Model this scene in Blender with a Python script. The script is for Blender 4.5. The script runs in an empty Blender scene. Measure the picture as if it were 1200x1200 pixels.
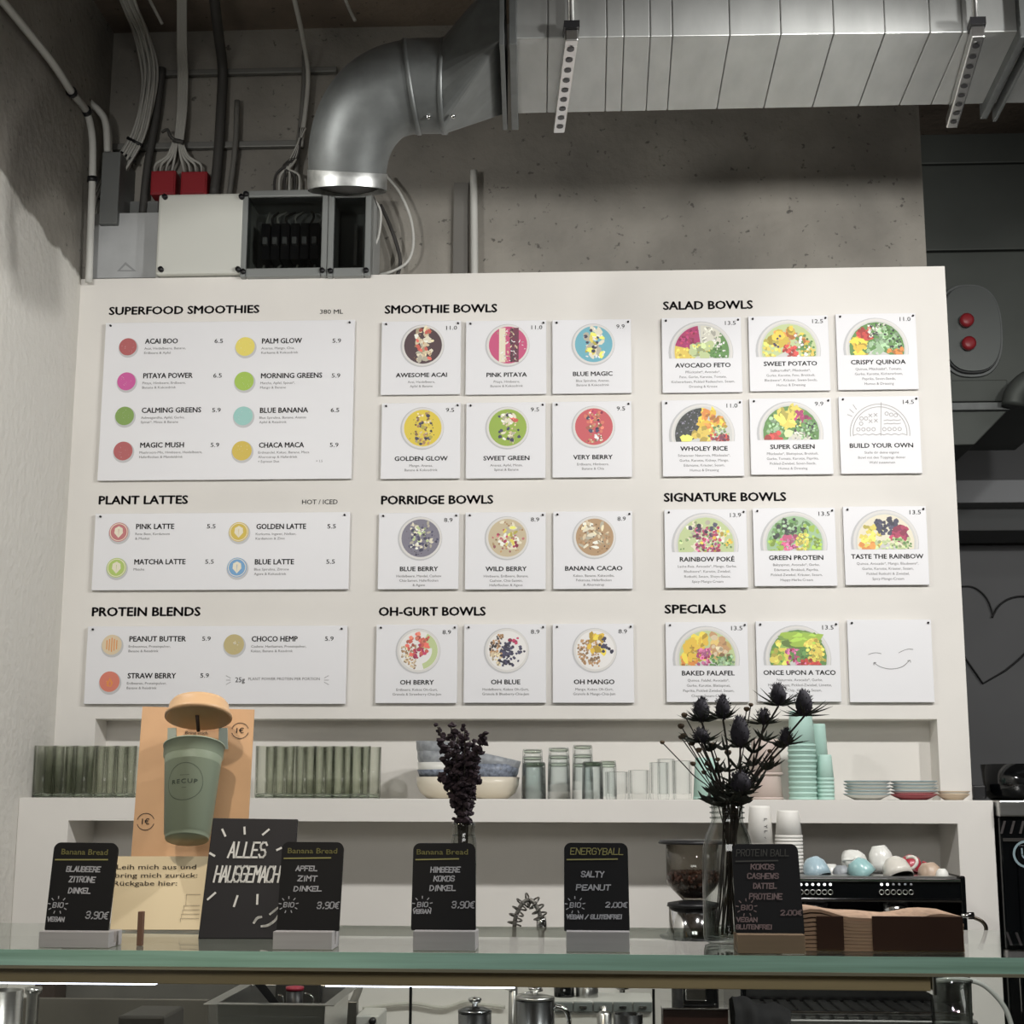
import bpy, math, random
from mathutils import Vector, Matrix
R = random.Random(7)
SC = bpy.context.scene
COL = SC.collection
# ------------------------------------------------------------------ camera
PI, YA, F = math.radians(10.675), math.radians(3.054), 1780.0
CAMY, CAMZ = -0.80, 1.50
cam = bpy.data.objects.new('camera', bpy.data.cameras.new('camera'))
COL.objects.link(cam); SC.camera = cam
cam.location = (0, CAMY, CAMZ)
cam.rotation_euler = (Matrix.Rotation(YA, 3, 'Z') @ Matrix.Rotation(math.pi/2+PI, 3, 'X') @ Matrix.Rotation(math.radians(.176), 3, 'Z')).to_euler()
cam.data.sensor_width = 36; cam.data.lens = 36*F/1200; cam.data.clip_start = .02
# ------------------------------------------------------------------ world, light, exposure
SC.view_settings.view_transform = 'Standard'; SC.view_settings.look = 'None'
SC.view_settings.exposure = 0.13; SC.view_settings.gamma = 1
W = bpy.data.worlds.new('room_ambient'); SC.world = W; W.use_nodes = True
W.node_tree.nodes['Background'].inputs[0].default_value = (1, .97, .92, 1)
W.node_tree.nodes['Background'].inputs[1].default_value = .13
def spot(x, y, z, tx, ty, tz, power, size, blend, rad=.035, colr=(1, .98, .955)):
    d = bpy.data.lights.new('spot_lamp_or_fill', 'SPOT'); d.energy = power; d.spot_size = math.radians(size)
    d.spot_blend = blend; d.shadow_soft_size = rad; d.color = colr
    o = bpy.data.objects.new('spot_lamp_or_fill', d); COL.objects.link(o); o.location = (x, y, z)
    o.rotation_euler = (Vector((tx, ty, tz))-Vector((x, y, z))).to_track_quat('-Z', 'Y').to_euler()
spot(1.20, .98, 2.545, .30, 2.5, 1.46, 42, 124, .35)
spot(.55, .98, 2.545, .0, 2.5, 1.46, 42, 124, .35)
spot(-.95, .98, 2.545, -.75, 2.5, 1.46, 23, 124, .35)
spot(2.7, 2.5, 2.4, 1.5, 4.4, 1.5, 34, 75, .8, .15)  # added fill spot out of view, brightens the far wall; no fixture stands there
spot(-.66, .0, 2.75, -.42, 1.15, 1.45, 32, 30, .7, .03, (1, .86, .68))
def area(x, y, z, sx, sy, power, rot=(0, 0, 0), colr=(1, .96, .9)):
    d = bpy.data.lights.new('fill_light', 'AREA'); d.shape = 'RECTANGLE'; d.size = sx; d.size_y = sy
    d.energy = power; d.color = colr
    o = bpy.data.objects.new('fill_light', d); COL.objects.link(o); o.location = (x, y, z); o.rotation_euler = rot
area(.2, -2.2, 2.5, 1.8, .6, 19, (math.radians(62), 0, 0), (1, .98, .95))  # added frontal fill from behind the camera, not a ceiling fixture
area(2.4, 1.6, 3.25, 1.2, .5, 9, colr=(1, .98, .96))  # added fill that lifts the dark room beyond the menu wall
# ------------------------------------------------------------------ pixel -> place helpers
CP, SP, CY, SY = math.cos(PI), math.sin(PI), math.cos(YA), math.sin(YA)
RO = math.radians(.176)
def ray(u, v):
    a0, b0 = (u-600)/F, (600-v)/F
    a, b = a0*math.cos(RO)-b0*math.sin(RO), a0*math.sin(RO)+b0*math.cos(RO)
    y, z = CP-SP*b, SP+CP*b
    return CY*a-SY*y, SY*a+CY*y, z
def at(u, v, Y):
    r = ray(u, v); t = (Y-CAMY)/r[1]; return Vector((r[0]*t, Y, CAMZ+r[2]*t))
def atx(u, v, X):
    r = ray(u, v); t = X/r[0]; return Vector((X, CAMY+r[1]*t, CAMZ+r[2]*t))
def pm(u, v, Y):                       # metres per picture pixel at that place
    return (Y-CAMY)/ray(u, v)[1]/F
def onz(u, v, Z):                      # point of that picture ray at height Z
    r = ray(u, v); t = (Z-CAMZ)/r[2]; return Vector((r[0]*t, CAMY+r[1]*t, Z))
# ------------------------------------------------------------------ materials
_M = {}
def sl(c): return tuple((x/255/12.92 if x/255 <= .04045 else ((x/255+.055)/1.055)**2.4) for x in c)+(1,)
def mat(name, c=(200, 200, 200), rough=.6, metal=0, trans=0, ior=1.45, emit=0, noise=0, scale=20, bump=0, bscale=60,
        coat=0, c2=None, stretch=(1, 1, 1), spec=.5, alpha=1):
    if name in _M: return _M[name]
    m = bpy.data.materials.new(name); m.use_nodes = True; nt = m.node_tree; b = nt.nodes['Principled BSDF']
    b.inputs['Base Color'].default_value = sl(c); b.inputs['Roughness'].default_value = rough
    b.inputs['Metallic'].default_value = metal; b.inputs['Transmission Weight'].default_value = trans
    b.inputs['IOR'].default_value = ior; b.inputs['Coat Weight'].default_value = coat
    b.inputs['Specular IOR Level'].default_value = spec; b.inputs['Alpha'].default_value = alpha
    if emit:
        b.inputs['Emission Color'].default_value = sl(c); b.inputs['Emission Strength'].default_value = emit
    if noise or bump:
        tc = nt.nodes.new('ShaderNodeTexCoord'); mp = nt.nodes.new('ShaderNodeMapping')
        mp.inputs['Scale'].default_value = stretch; nt.links.new(tc.outputs['Object'], mp.inputs['Vector'])
    if noise:
        n = nt.nodes.new('ShaderNodeTexNoise'); n.inputs['Scale'].default_value = scale; n.inputs['Detail'].default_value = 6
        nt.links.new(mp.outputs[0], n.inputs['Vector'])
        mx = nt.nodes.new('ShaderNodeMix'); mx.data_type = 'RGBA'
        k = 1-noise
        mx.inputs[6].default_value = tuple(x*k for x in sl(c)[:3])+(1,); mx.inputs[7].default_value = sl(c2) if c2 else tuple(min(1, x*(1+noise)) for x in sl(c)[:3])+(1,)
        cr = nt.nodes.new('ShaderNodeMapRange'); cr.inputs[1].default_value = .32; cr.inputs[2].default_value = .68
        nt.links.new(n.outputs[0], cr.inputs[0]); nt.links.new(cr.outputs[0], mx.inputs[0]); nt.links.new(mx.outputs[2], b.inputs['Base Color'])
    if bump:
        n2 = nt.nodes.new('ShaderNodeTexNoise'); n2.inputs['Scale'].default_value = bscale; n2.inputs['Detail'].default_value = 5
        nt.links.new(mp.outputs[0], n2.inputs['Vector'])
        bp = nt.nodes.new('ShaderNodeBump'); bp.inputs['Strength'].default_value = bump; bp.inputs['Distance'].default_value = .01
        nt.links.new(n2.outputs[0], bp.inputs['Height']); nt.links.new(bp.outputs[0], b.inputs['Normal'])
    _M[name] = m; return m
def clearmat(name, c=(235, 245, 238), edge=(120, 135, 125), refl=1.0, rough=.0, ior=1.5, power=2.2, body=0):
    """thin clear material: tinted see-through that absorbs more where the wall is seen edge-on, plus fresnel gloss"""
    if name in _M: return _M[name]
    m = bpy.data.materials.new(name); m.use_nodes = True; nt = m.node_tree; nt.nodes.clear()
    out = nt.nodes.new('ShaderNodeOutputMaterial'); tr = nt.nodes.new('ShaderNodeBsdfTransparent'); gl = nt.nodes.new('ShaderNodeBsdfGlossy')
    gl.inputs['Roughness'].default_value = rough; fr = nt.nodes.new('ShaderNodeFresnel')
    gb = nt.nodes.new('ShaderNodeNewGeometry'); im = nt.nodes.new('ShaderNodeMapRange'); im.inputs[3].default_value = ior; im.inputs[4].default_value = 1/ior
    nt.links.new(gb.outputs['Backfacing'], im.inputs[0]); nt.links.new(im.outputs[0], fr.inputs[0])
    lw = nt.nodes.new('ShaderNodeLayerWeight'); lw.inputs[0].default_value = .5
    pw = nt.nodes.new('ShaderNodeMath'); pw.operation = 'POWER'; pw.inputs[1].default_value = power; nt.links.new(lw.outputs['Facing'], pw.inputs[0])
    mx = nt.nodes.new('ShaderNodeMix'); mx.data_type = 'RGBA'; mx.inputs[6].default_value = sl(c); mx.inputs[7].default_value = sl(edge)
    nt.links.new(pw.outputs[0], mx.inputs[0]); nt.links.new(mx.outputs[2], tr.inputs[0])
    fm = nt.nodes.new('ShaderNodeMath'); fm.operation = 'MULTIPLY'; fm.inputs[1].default_value = refl; nt.links.new(fr.outputs[0], fm.inputs[0])
    ms = nt.nodes.new('ShaderNodeMixShader'); nt.links.new(fm.outputs[0], ms.inputs[0]); nt.links.new(tr.outputs[0], ms.inputs[1]); nt.links.new(gl.outputs[0], ms.inputs[2])
    last = ms
    if body:
        df = nt.nodes.new('ShaderNodeBsdfDiffuse'); df.inputs[0].default_value = sl(c); m2 = nt.nodes.new('ShaderNodeMixShader'); m2.inputs[0].default_value = body
        nt.links.new(ms.outputs[0], m2.inputs[1]); nt.links.new(df.outputs[0], m2.inputs[2]); last = m2
    nt.links.new(last.outputs[0], out.inputs[0]); _M[name] = m; return m
def concrete(name, c1, c2, streak=.5, paint=None):
    if name in _M: return _M[name]
    m = bpy.data.materials.new(name); m.use_nodes = True; nt = m.node_tree; b = nt.nodes['Principled BSDF']; b.inputs['Roughness'].default_value = .85
    ge = nt.nodes.new('ShaderNodeNewGeometry')
    def noi(s, det, sc3=(1, 1, 1)):
        mp = nt.nodes.new('ShaderNodeMapping'); mp.inputs['Scale'].default_value = sc3; nt.links.new(ge.outputs['Position'], mp.inputs[0])
        n = nt.nodes.new('ShaderNodeTexNoise'); n.inputs['Scale'].default_value = s; n.inputs['Detail'].default_value = det; nt.links.new(mp.outputs[0], n.inputs[0]); return n
    def mixc(f, a, bb, lo=.35, hi=.65):
        mr = nt.nodes.new('ShaderNodeMapRange'); mr.inputs[1].default_value = lo; mr.inputs[2].default_value = hi; nt.links.new(f, mr.inputs[0])
        mx = nt.nodes.new('ShaderNodeMix'); mx.data_type = 'RGBA'; nt.links.new(mr.outputs[0], mx.inputs[0])
        for s, x in ((6, a), (7, bb)):
            if isinstance(x, tuple): mx.inputs[s].default_value = sl(x)
            else: nt.links.new(x, mx.inputs[s])
        return mx.outputs[2]
    base = mixc(noi(3.5, 8).outputs[0], c1, c2)
    st = mixc(noi(7, 3, (1.6, 1.6, .12)).outputs[0], base, tuple(int(x*.86) for x in c1), .5, .9)
    pits = mixc(noi(60, 4).outputs[0], st, tuple(int(x*.6) for x in c1), .66, .72)
    bh = noi(45, 8)
    outc = pits
    if paint:
        # painted up to a sloping ragged line: z - (a + k*y) < 0
        a, k, pc = paint
        sp = nt.nodes.new('ShaderNodeSeparateXYZ'); nt.links.new(ge.outputs['Position'], sp.inputs[0])
        m1 = nt.nodes.new('ShaderNodeMath'); m1.operation = 'MULTIPLY_ADD'; m1.inputs[1].default_value = -k; nt.links.new(sp.outputs[1], m1.inputs[0]); nt.links.new(sp.outputs[2], m1.inputs[2])
        n = noi(9, 6); m2 = nt.nodes.new('ShaderNodeMath'); m2.operation = 'MULTIPLY_ADD'; m2.inputs[1].default_value = .08; nt.links.new(n.outputs[0], m2.inputs[0]); nt.links.new(m1.outputs[0], m2.inputs[2])
        outc = mixc(m2.outputs[0], pc, pits, a+.035, a+.045)
    nt.links.new(outc, b.inputs['Base Color'])
    bp = nt.nodes.new('ShaderNodeBump'); bp.inputs['Strength'].default_value = .35; bp.inputs['Distance'].default_value = .012
    nt.links.new(bh.outputs[0], bp.inputs['Height']); nt.links.new(bp.outputs[0], b.inputs['Normal'])
    _M[name] = m; return m
PAINT = mat('white_plaster', (226, 223, 217), .7, noise=.05, scale=2.5, bump=.12, bscale=9)
PAPER = mat('panel_white', (232, 232, 234), .45)
BLACK = mat('black_print', (32, 31, 33), .6)
GREYP = mat('grey_print', (112, 110, 110), .6)
GALV = mat('galvanised_steel', (108, 111, 110), .55, .75, noise=.10, scale=35, bump=.03, bscale=12)
STEEL = mat('brushed_steel', (190, 190, 188), .28, 1, noise=.06, scale=8, stretch=(1, 1, 20))
CHROME = mat('chrome', (215, 215, 215), .08, 1)
DARKM = mat('dark_plastic', (24, 24, 26), .4)
BLKG = mat('black_gloss', (8, 10, 12), .12, coat=.5)
# ------------------------------------------------------------------ mesh builder
ORG = {}
class MB:
    def __init__(s): s.v, s.f, s.m, s.sm = [], [], [], []
    def add(s, vs, fs, mi=0, smooth=False):
        k = len(s.v); s.v += [tuple(v) for v in vs]; s.f += [tuple(i+k for i in f) for f in fs]
        s.m += [mi]*len(fs); s.sm += [smooth]*len(fs); return s
    def box(s, x0, x1, y0, y1, z0, z1, mi=0):
        return s.add([(x0,y0,z0),(x1,y0,z0),(x1,y1,z0),(x0,y1,z0),(x0,y0,z1),(x1,y0,z1),(x1,y1,z1),(x0,y1,z1)],
                     [(0,3,2,1),(4,5,6,7),(0,1,5,4),(1,2,6,5),(2,3,7,6),(3,0,4,7)], mi)
    def hexa(s, p, mi=0):        # p: 4 front corners (TL,TR,BR,BL) then 4 back corners
        return s.add(p, [(0,3,2,1),(4,5,6,7),(0,1,5,4),(1,2,6,5),(2,3,7,6),(3,0,4,7)], mi)
    def slab(s, q, d, mi=0):     # q: TL,TR,BR,BL front corners, d: offset vector to the back
        d = Vector(d); return s.hexa([Vector(x) for x in q]+[Vector(x)+d for x in q], mi)
    def lathe(s, prof, c=(0,0,0), seg=24, mi=0, axis=None, smooth=True, close=False):
        c = Vector(c); Mx = axis or Matrix.Identity(3); vs = []; n = len(prof)
        for r, z in prof:
            for k in range(seg):
                a = 2*math.pi*k/seg; vs.append(c+Mx @ Vector((r*math.cos(a), r*math.sin(a), z)))
        fs = [(i*seg+k, i*seg+(k+1) % seg, (i+1)*seg+(k+1) % seg, (i+1)*seg+k) for i in range(n-1) for k in range(seg)]
        if close: fs += [((n-1)*seg+k, (n-1)*seg+(k+1) % seg, (k+1) % seg, k) for k in range(seg)]
        else:
            if prof[0][0] > 1e-6: fs.append(tuple(range(seg))[::-1])
            if prof[-1][0] > 1e-6: fs.append(tuple((n-1)*seg+k for k in range(seg)))
        return s.add(vs, fs, mi, smooth)
    def tube(s, pts, r, seg=8, mi=0, caps=True, smooth=True):
        pts = [Vector(p) for p in pts]; n = len(pts); vs = []; rr = r if isinstance(r, (list, tuple)) else [r]*n
        t0 = (pts[1]-pts[0]).normalized(); up = Vector((0, 0, 1)) if abs(t0.z) < .9 else Vector((1, 0, 0)); nn = t0.cross(up).normalized()
        for i, p in enumerate(pts):
            t = (pts[min(i+1, n-1)]-pts[max(i-1, 0)]).normalized(); nn = (nn-t*nn.dot(t)).normalized(); b = t.cross(nn)
            for k in range(seg):
                a = 2*math.pi*k/seg; vs.append(p+(nn*math.cos(a)+b*math.sin(a))*rr[i])
        fs = [(i*seg+k, i*seg+(k+1) % seg, (i+1)*seg+(k+1) % seg, (i+1)*seg+k) for i in range(n-1) for k in range(seg)]
        if caps: fs += [tuple(range(seg))[::-1], tuple((n-1)*seg+k for k in range(seg))]
        return s.add(vs, fs, mi, smooth)
    def ball(s, c, r, seg=8, rings=5, mi=0, sc=(1, 1, 1)):
        prof = [(math.sin(math.pi*i/rings)*r, -math.cos(math.pi*i/rings)*r) for i in range(rings+1)]
        return s.lathe([(a, b*sc[2]) for a, b in prof], c, seg, mi)
    def ngon(s, cx, cz, y, r, n=8, mi=0, jit=0, sx=1, sz=1, rot=0):
        vs = []
        for k in range(n):
            a = rot+2*math.pi*k/n; q = r*(1+R.uniform(-jit, jit)); px, pz = q*math.cos(a)*sx, q*math.sin(a)*sz
            vs.append((cx+px, y, cz+pz))
        return s.add(vs, [tuple(range(n))], mi)
    def ring(s, cx, cz, y, r0, r1, n=28, mi=0, a0=0, a1=2*math.pi):
        vs = [(cx+q*math.cos(a0+(a1-a0)*k/n), y, cz+q*math.sin(a0+(a1-a0)*k/n)) for k in range(n+1) for q in (r0, r1)]
        return s.add(vs, [(2*k, 2*k+2, 2*k+3, 2*k+1) for k in range(n)], mi)
    def build(s, name, mats, parent=None, bevel=0, **tags):
        me = bpy.data.meshes.new(name); o = bpy.data.objects.new(name, me); COL.objects.link(o)
        org = ORG.get(parent.name, Vector()) if parent else Vector()
        me.from_pydata([tuple(Vector(v)-org) for v in s.v], [], s.f)
        for m in (mats if isinstance(mats, (list, tuple)) else [mats]): me.materials.append(m)
        me.polygons.foreach_set('material_index', s.m); me.polygons.foreach_set('use_smooth', s.sm); me.update()
        if parent:
            o.parent = parent; ORG[o.name] = org
        if bevel:
            b = o.modifiers.new('bevel', 'BEVEL'); b.width = bevel; b.segments = 2; b.limit_method = 'ANGLE'
        for k, x in tags.items(): o[k] = x
        return o
def thing(name, label, category, group=None, loc=(0, 0, 0)):
    o = bpy.data.objects.new(name, None); COL.objects.link(o); o.location = loc; ORG[o.name] = Vector(loc)
    o.empty_display_size = .05; o['label'] = label; o['category'] = category
    if group: o['group'] = group
    return o
def tag(o, label, category, group=None):
    o['label'] = label; o['category'] = category
    if group: o['group'] = group
    return o
def dup(root, loc, label, rotz=0, group=None):
    r = root.copy(); COL.objects.link(r); r.location = loc; r.rotation_euler = (root.rotation_euler[0], root.rotation_euler[1], rotz); r['label'] = label
    if group: r['group'] = group
    for ch in list(root.children):
        c = ch.copy(); COL.objects.link(c); c.parent = r
        for g in list(ch.children):
            d = g.copy(); COL.objects.link(d); d.parent = c
    return r
def smooth_path(pts, n=6):
    pts = [Vector(p) for p in pts]; out = []
    for i in range(len(pts)-1):
        p0, p1, p2, p3 = pts[max(i-1, 0)], pts[i], pts[i+1], pts[min(i+2, len(pts)-1)]
        for k in range(n):
            t = k/n; out.append(.5*((2*p1)+(p2-p0)*t+(2*p0-5*p1+4*p2-p3)*t*t+(3*p1-p0-3*p2+p3)*t**3))
    out.append(pts[-1]); return out
# ------------------------------------------------------------------ printed text (built-in font)
_T = {}
def glyphs(txt, bold=0, sp=1.0):
    k = (txt, bold, sp)
    if k in _T: return _T[k]
    cu = bpy.data.curves.new('t', 'FONT'); cu.body = txt; cu.size = 1; cu.offset = bold; cu.resolution_u = 2; cu.space_character = sp
    ob = bpy.data.objects.new('t', cu); me = bpy.data.meshes.new_from_object(ob)
    r = ([tuple(v.co) for v in me.vertices], [tuple(p.vertices) for p in me.polygons])
    bpy.data.objects.remove(ob); bpy.data.curves.remove(cu); bpy.data.meshes.remove(me)
    xs = [v[0] for v in r[0]] or [0, 1]; _T[k] = r+(min(xs), max(xs)); return _T[k]
CAPH = .7
SC.cycles.transparent_max_bounces = 40; SC.cycles.max_bounces = 14; SC.cycles.transmission_bounces = 12; SC.cycles.glossy_bounces = 6; SC.cycles.caustics_reflective = False; SC.cycles.caustics_refractive = False
_h = glyphs('H'); CAPH = max(v[1] for v in _h[0])
def text(mb, txt, place, x0, x1, z, cap, mi=0, bold=.0, sp=1.0, align='l'):
    if bold:
        k = cap/CAPH*bold*.7
        for dx, dz in ((-k, 0), (k, 0), (0, k*.7), (0, -k*.7)): text1(mb, txt, place, x0+dx, None if x1 is None else x1+dx, z+dz, cap, mi, 0, sp, align)
    else: text1(mb, txt, place, x0, x1, z, cap, mi, 0, sp, align)
def text1(mb, txt, place, x0, x1, z, cap, mi=0, bold=.0, sp=1.0, align='l'):
    """place(x,z)->Vector; x0..x1 width (x1 None: natural), z baseline, cap = capital height"""
    vs, fs, a, b = glyphs(txt, bold, sp); kz = cap/CAPH; kx = kz
    if x1 is not None: kx = (x1-x0)/(b-a)
    w = (b-a)*kx
    off = x0 if align == 'l' else (x0-w/2 if align == 'c' else x0-w)
    mb.add([place(off+(v[0]-a)*kx, z+v[1]*kz) for v in vs], fs, mi)
# hand lettering: strokes on a 4 x 6 grid
ST = dict(A="002640 1232", B="0006 063645443303 3342413000", C="4536160501103041", D="00062644422000", E="46060040 0333", F="460600 0333",
  G="453616050110304143 4323", H="0006 4046 0343", I="1016", J="4641301001", K="0006 4603 1440", L="060040", M="0006234640", N="00064046",
  O="103041453616050110", P="00063645443303", R="00063645443303 2340", S="453616050413334241301001", T="0646 2620", U="060110304146",
  V="062046", W="0610243046", X="0046 0640", Y="0623 462320", Z="06460040")
ST.update({'0': "103041453616050110", '3': "051636454433 13334241301001", '9': "433313040516364544413010", '2': "05163645440040",
  ',': "2110", '€': "46361513113040 0434 0232", '/': "0046", '.': "2021"})
def ribbon(mb, a, b, place, lw, mi):
    (x0, z0), (x1, z1) = a, b; dx, dz = x1-x0, z1-z0; L = math.hypot(dx, dz) or 1e-9; ux, uz = dx/L*lw*.5, dz/L*lw*.5
    mb.add([place(x0-ux+uz, z0-uz-ux), place(x1+ux+uz, z1+uz-ux), place(x1+ux-uz, z1+uz+ux), place(x0-ux-uz, z0-uz+ux)], [(0, 1, 2, 3)], mi)
def hand(mb, txt, place, x, z, w, h, lw, mi=0, gap=.32, slant=.12, jit=.04):
    for ch in txt:
        if ch != ' ':
            j = [R.uniform(-jit, jit)*w for _ in range(2)]
            for pl in ST.get(ch, '').split():
                P = [(int(pl[i])/4*w, int(pl[i+1])/6*h) for i in range(0, len(pl)-1, 2)]
                P = [(x+p+q*slant+j[0]*(k % 2), z+q+j[1]) for k, (p, q) in enumerate(P)]
                for a, b in zip(P, P[1:]): ribbon(mb, a, b, place, lw, mi)
            x += w*(1+gap) if ch not in 'I,.' else w*.75
        else: x += w*.8
    return x
def handc(mb, txt, place, xc, z, tw, h, lw, mi=0, **k):     # centred in a total width tw
    n = sum((1.32 if c not in 'I,.' else .75) if c != ' ' else .8 for c in txt)-.32
    w = tw/n; hand(mb, txt, place, xc-tw/2, z, w, h, lw, mi, **k)
# ================================================================== structure
WY, LY, BY, CY0 = 2.508, 2.32, 2.64, 3.37   # menu wall face, ledge face, concrete wall face, ceiling height
XL = at(95, 326, WY).x           # inner face of the side wall
ZL = at(600, 936.3, LY).z       # ledge top
CW = concrete('bare_concrete', (150, 146, 137), (120, 117, 110))
CC = concrete('ceiling_concrete', (140, 127, 114), (108, 97, 87))
CD = mat('dark_grey_wall', (96, 97, 98), .6, noise=.12, scale=2, bump=.1, bscale=8)
# paint line on the side wall through two seen points
pa, pb = atx(95, 328, XL), atx(0, 202, XL); kk = (pb.z-pa.z)/(pb.y-pa.y); aa = pa.z-kk*pa.y
SW = concrete('side_wall_concrete_and_paint', (150, 146, 137), (122, 118, 111), paint=(aa, kk, (216, 214, 207)))
def struct(mb, name, m, parent=None, bevel=0):
    o = mb.build(name, m, parent, bevel)
    if not parent: o['kind'] = 'structure'
    return o
struct(MB().box(-1.5, 5.2, -3.0, 5.2, -.1, 0), 'floor', mat('floor_screed', (120, 116, 110), .5, noise=.1))
struct(MB().box(-1.5, 5.2, -3.0, 5.2, CY0, CY0+.2), 'ceiling', CC)
struct(MB().box(XL-.3, XL, -3.0, 3.05, 0, CY0), 'wall_left', SW)
xr = at(1083, 250, BY).x
struct(MB().box(XL, xr, BY, BY+.3, 0, CY0), 'wall_back', CW)
struct(MB().box(-1.5, 5.2, 4.4, 4.6, 0, CY0), 'wall_far', CD)
struct(MB().box(5.0, 5.2, -3.0, 4.4, 0, CY0), 'wall_right', CD)
struct(MB().box(-1.5, 5.2, -3.2, -3.0, 0, CY0), 'wall_behind', mat('guest_wall', (150, 146, 140), .8))
# the menu wall: upper wall with a shallow niche, standing on a deeper block with a deep niche
x0 = XL; x1 = at(1120, 560, WY).x; zt = at(600, 319.5, WY).z
nx0, nx1 = at(112, 843, WY).x, at(1098, 842, WY).x; nz = at(600, 842.5, WY).z; nd = .08
def wall_with_niche(xa, xb, ya, yb, za, zb, ha, hb, hz0, hz1, hd):
    """front face at ya with a niche ha..hb x hz0..hz1 sunk hd; solid to yb"""
    m = MB(); Bk = ya+hd
    fr = [(xa, ya, zb), (xb, ya, zb), (xb, ya, za), (xa, ya, za)]; ho = [(ha, ya, hz1), (hb, ya, hz1), (hb, ya, hz0), (ha, ya, hz0)]
    hk = [(a, Bk, c) for a, _, c in ho]; bk = [(a, yb, c) for a, _, c in fr]
    m.add(fr+ho+hk+bk, [(0, 4, 5, 1), (1, 5, 6, 2), (2, 6, 7, 3), (3, 7, 4, 0), (4, 8, 9, 5), (5, 9, 10, 6), (6, 10, 11, 7), (7, 11, 8, 4), (8, 11, 10, 9),
        (0, 1, 13, 12), (1, 2, 14, 13), (2, 3, 15, 14), (3, 0, 12, 15), (12, 13, 14, 15)]); return m
struct(wall_with_niche(x0, x1, WY, BY, ZL, zt, nx0, nx1, ZL+.0005, nz, nd), 'wall_menu', PAINT, bevel=.002)
lx0, lx1 = at(80, 963, LY).x, at(1122, 963, LY).x; lz = at(600, 963.5, LY).z; ZC = .90
xr2 = at(1164, 940, LY).x
struct(wall_with_niche(x0, xr2, LY, 2.72, 0, ZL, lx0, lx1, ZC, lz, .165), 'wall_ledge', PAINT, bevel=.002)
# back worktop along the wall
tag(MB().box(XL, xr2, 1.72, LY-.001, ZC-.04, ZC).build('worktop', mat('worktop_white', (205, 205, 200), .35), bevel=.003),
    'pale worktop running along the wall under the ledge', 'worktop')
tag(MB().box(XL, xr2, 1.76, LY-.001, 0.0, ZC-.041).build('base_cabinet', mat('cabinet_grey', (90, 90, 90), .5), bevel=.003), 'grey base cabinet carrying the pale worktop', 'cabinet')

# ================================================================== duct
YD = 1.64
def ptc(u, v, Y=YD): return at(u, v, Y)
duct = thing('ventilation_duct', 'galvanised round elbow and flat rectangular air duct hung under the ceiling', 'duct', loc=at(700, 80, YD))
GS = mat('galvanised_sheet', (170, 172, 170), .5, .88, noise=.08, scale=9, stretch=(3, 1, 1), bump=.04, bscale=6)
# rectangular run: four edge lines through seen points
YF, YB = 1.50, 1.78
def rectsec(u_fb, v_fb, u_bb, v_bb, h):
    fb, bb = at(u_fb, v_fb, YF), at(u_bb, v_bb, YB); d = Vector((0, 0, h)); return [fb+d, fb, bb, bb+d]
# the run is cut into sheet panels whose seams are shown
us = [(600, 45.3, 602, 133.2), (642, 44.5, 641, 132.3), (711, 43.6, 709, 131), (731, 43.3, 728, 130.6), (762, 42.9, 757, 130), (788, 42.5, 782, 129.4),
      (855, 41.7, 840, 128), (915, 40.7, 895, 126.9), (977, 39.8, 952, 125.8), (1037, 39.1, 1006, 124.6), (1090, 38.4, 1054, 123.6), (1128, 37.9, 1091, 122.9), (1196, 36.9, 1155, 121.6), (1300, 35.5, 1250, 119.5), (1420, 34, 1360, 117)]
secs = [rectsec(*q, .125) for q in us]
for a, b in zip(secs, secs[1:]):
    m = MB(); n = len(m.v); g = (b[1]-a[1]).normalized()*.0006
    A = [p+g for p in a]; B = [p-g for p in b]
    m.add(A+B, [(0, 1, 5, 4), (1, 2, 6, 5), (2, 3, 7, 6), (3, 0, 4, 7), (0, 3, 2, 1), (4, 5, 6, 7)])
    m.build('sheet', GS, duct, bevel=.0015)
core = MB()
for a, b in zip(secs, secs[1:]):
    sh = [Vector((0, .003, -.003)), Vector((0, .003, .003)), Vector((0, -.003, .003)), Vector((0, -.003, -.003))]
    core.add([p+s for p, s in zip(a, sh)]+[p+s for p, s in zip(b, sh)], [(0, 1, 5, 4), (1, 2, 6, 5), (2, 3, 7, 6), (3, 0, 4, 7)])
core.build('inner_liner', mat('duct_seam', (130, 130, 127), .6, .6), duct)
def flange(sec, name='flange', gr=.022, th=.012, off=0):
    m = MB(); ex = Vector((1, 0, 0)); c = sum(sec, Vector())/4
    for i in range(4):
        p, q = sec[i], sec[(i+1) % 4]; d = (q-p).normalized(); nrm = ex.cross(d)
        if nrm.dot((p+q)/2-c) < 0: nrm = -nrm
        P = [p-d*gr, q+d*gr, q+d*gr+nrm*gr, p-d*gr+nrm*gr]
        m.hexa([x+ex*(off-th/2) for x in P]+[x+ex*(off+th/2) for x in P])
    return m.build(name, GALV, duct, bevel=.001)
flange(secs[0], off=.002); flange(secs[0], off=-.016, th=.008)
flange(secs[12], gr=.02, off=.0); flange(secs[12], gr=.024, off=.02, th=.006)
def circ(c, r, ax, upv, n=32):
    ax = ax.normalized(); e2 = upv-ax*upv.dot(ax); e2.normalize(); e1 = ax.cross(e2); return [c+(e1*math.cos(2*math.pi*k/n)+e2*math.sin(2*math.pi*k/n))*r for k in range(n)]
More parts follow.
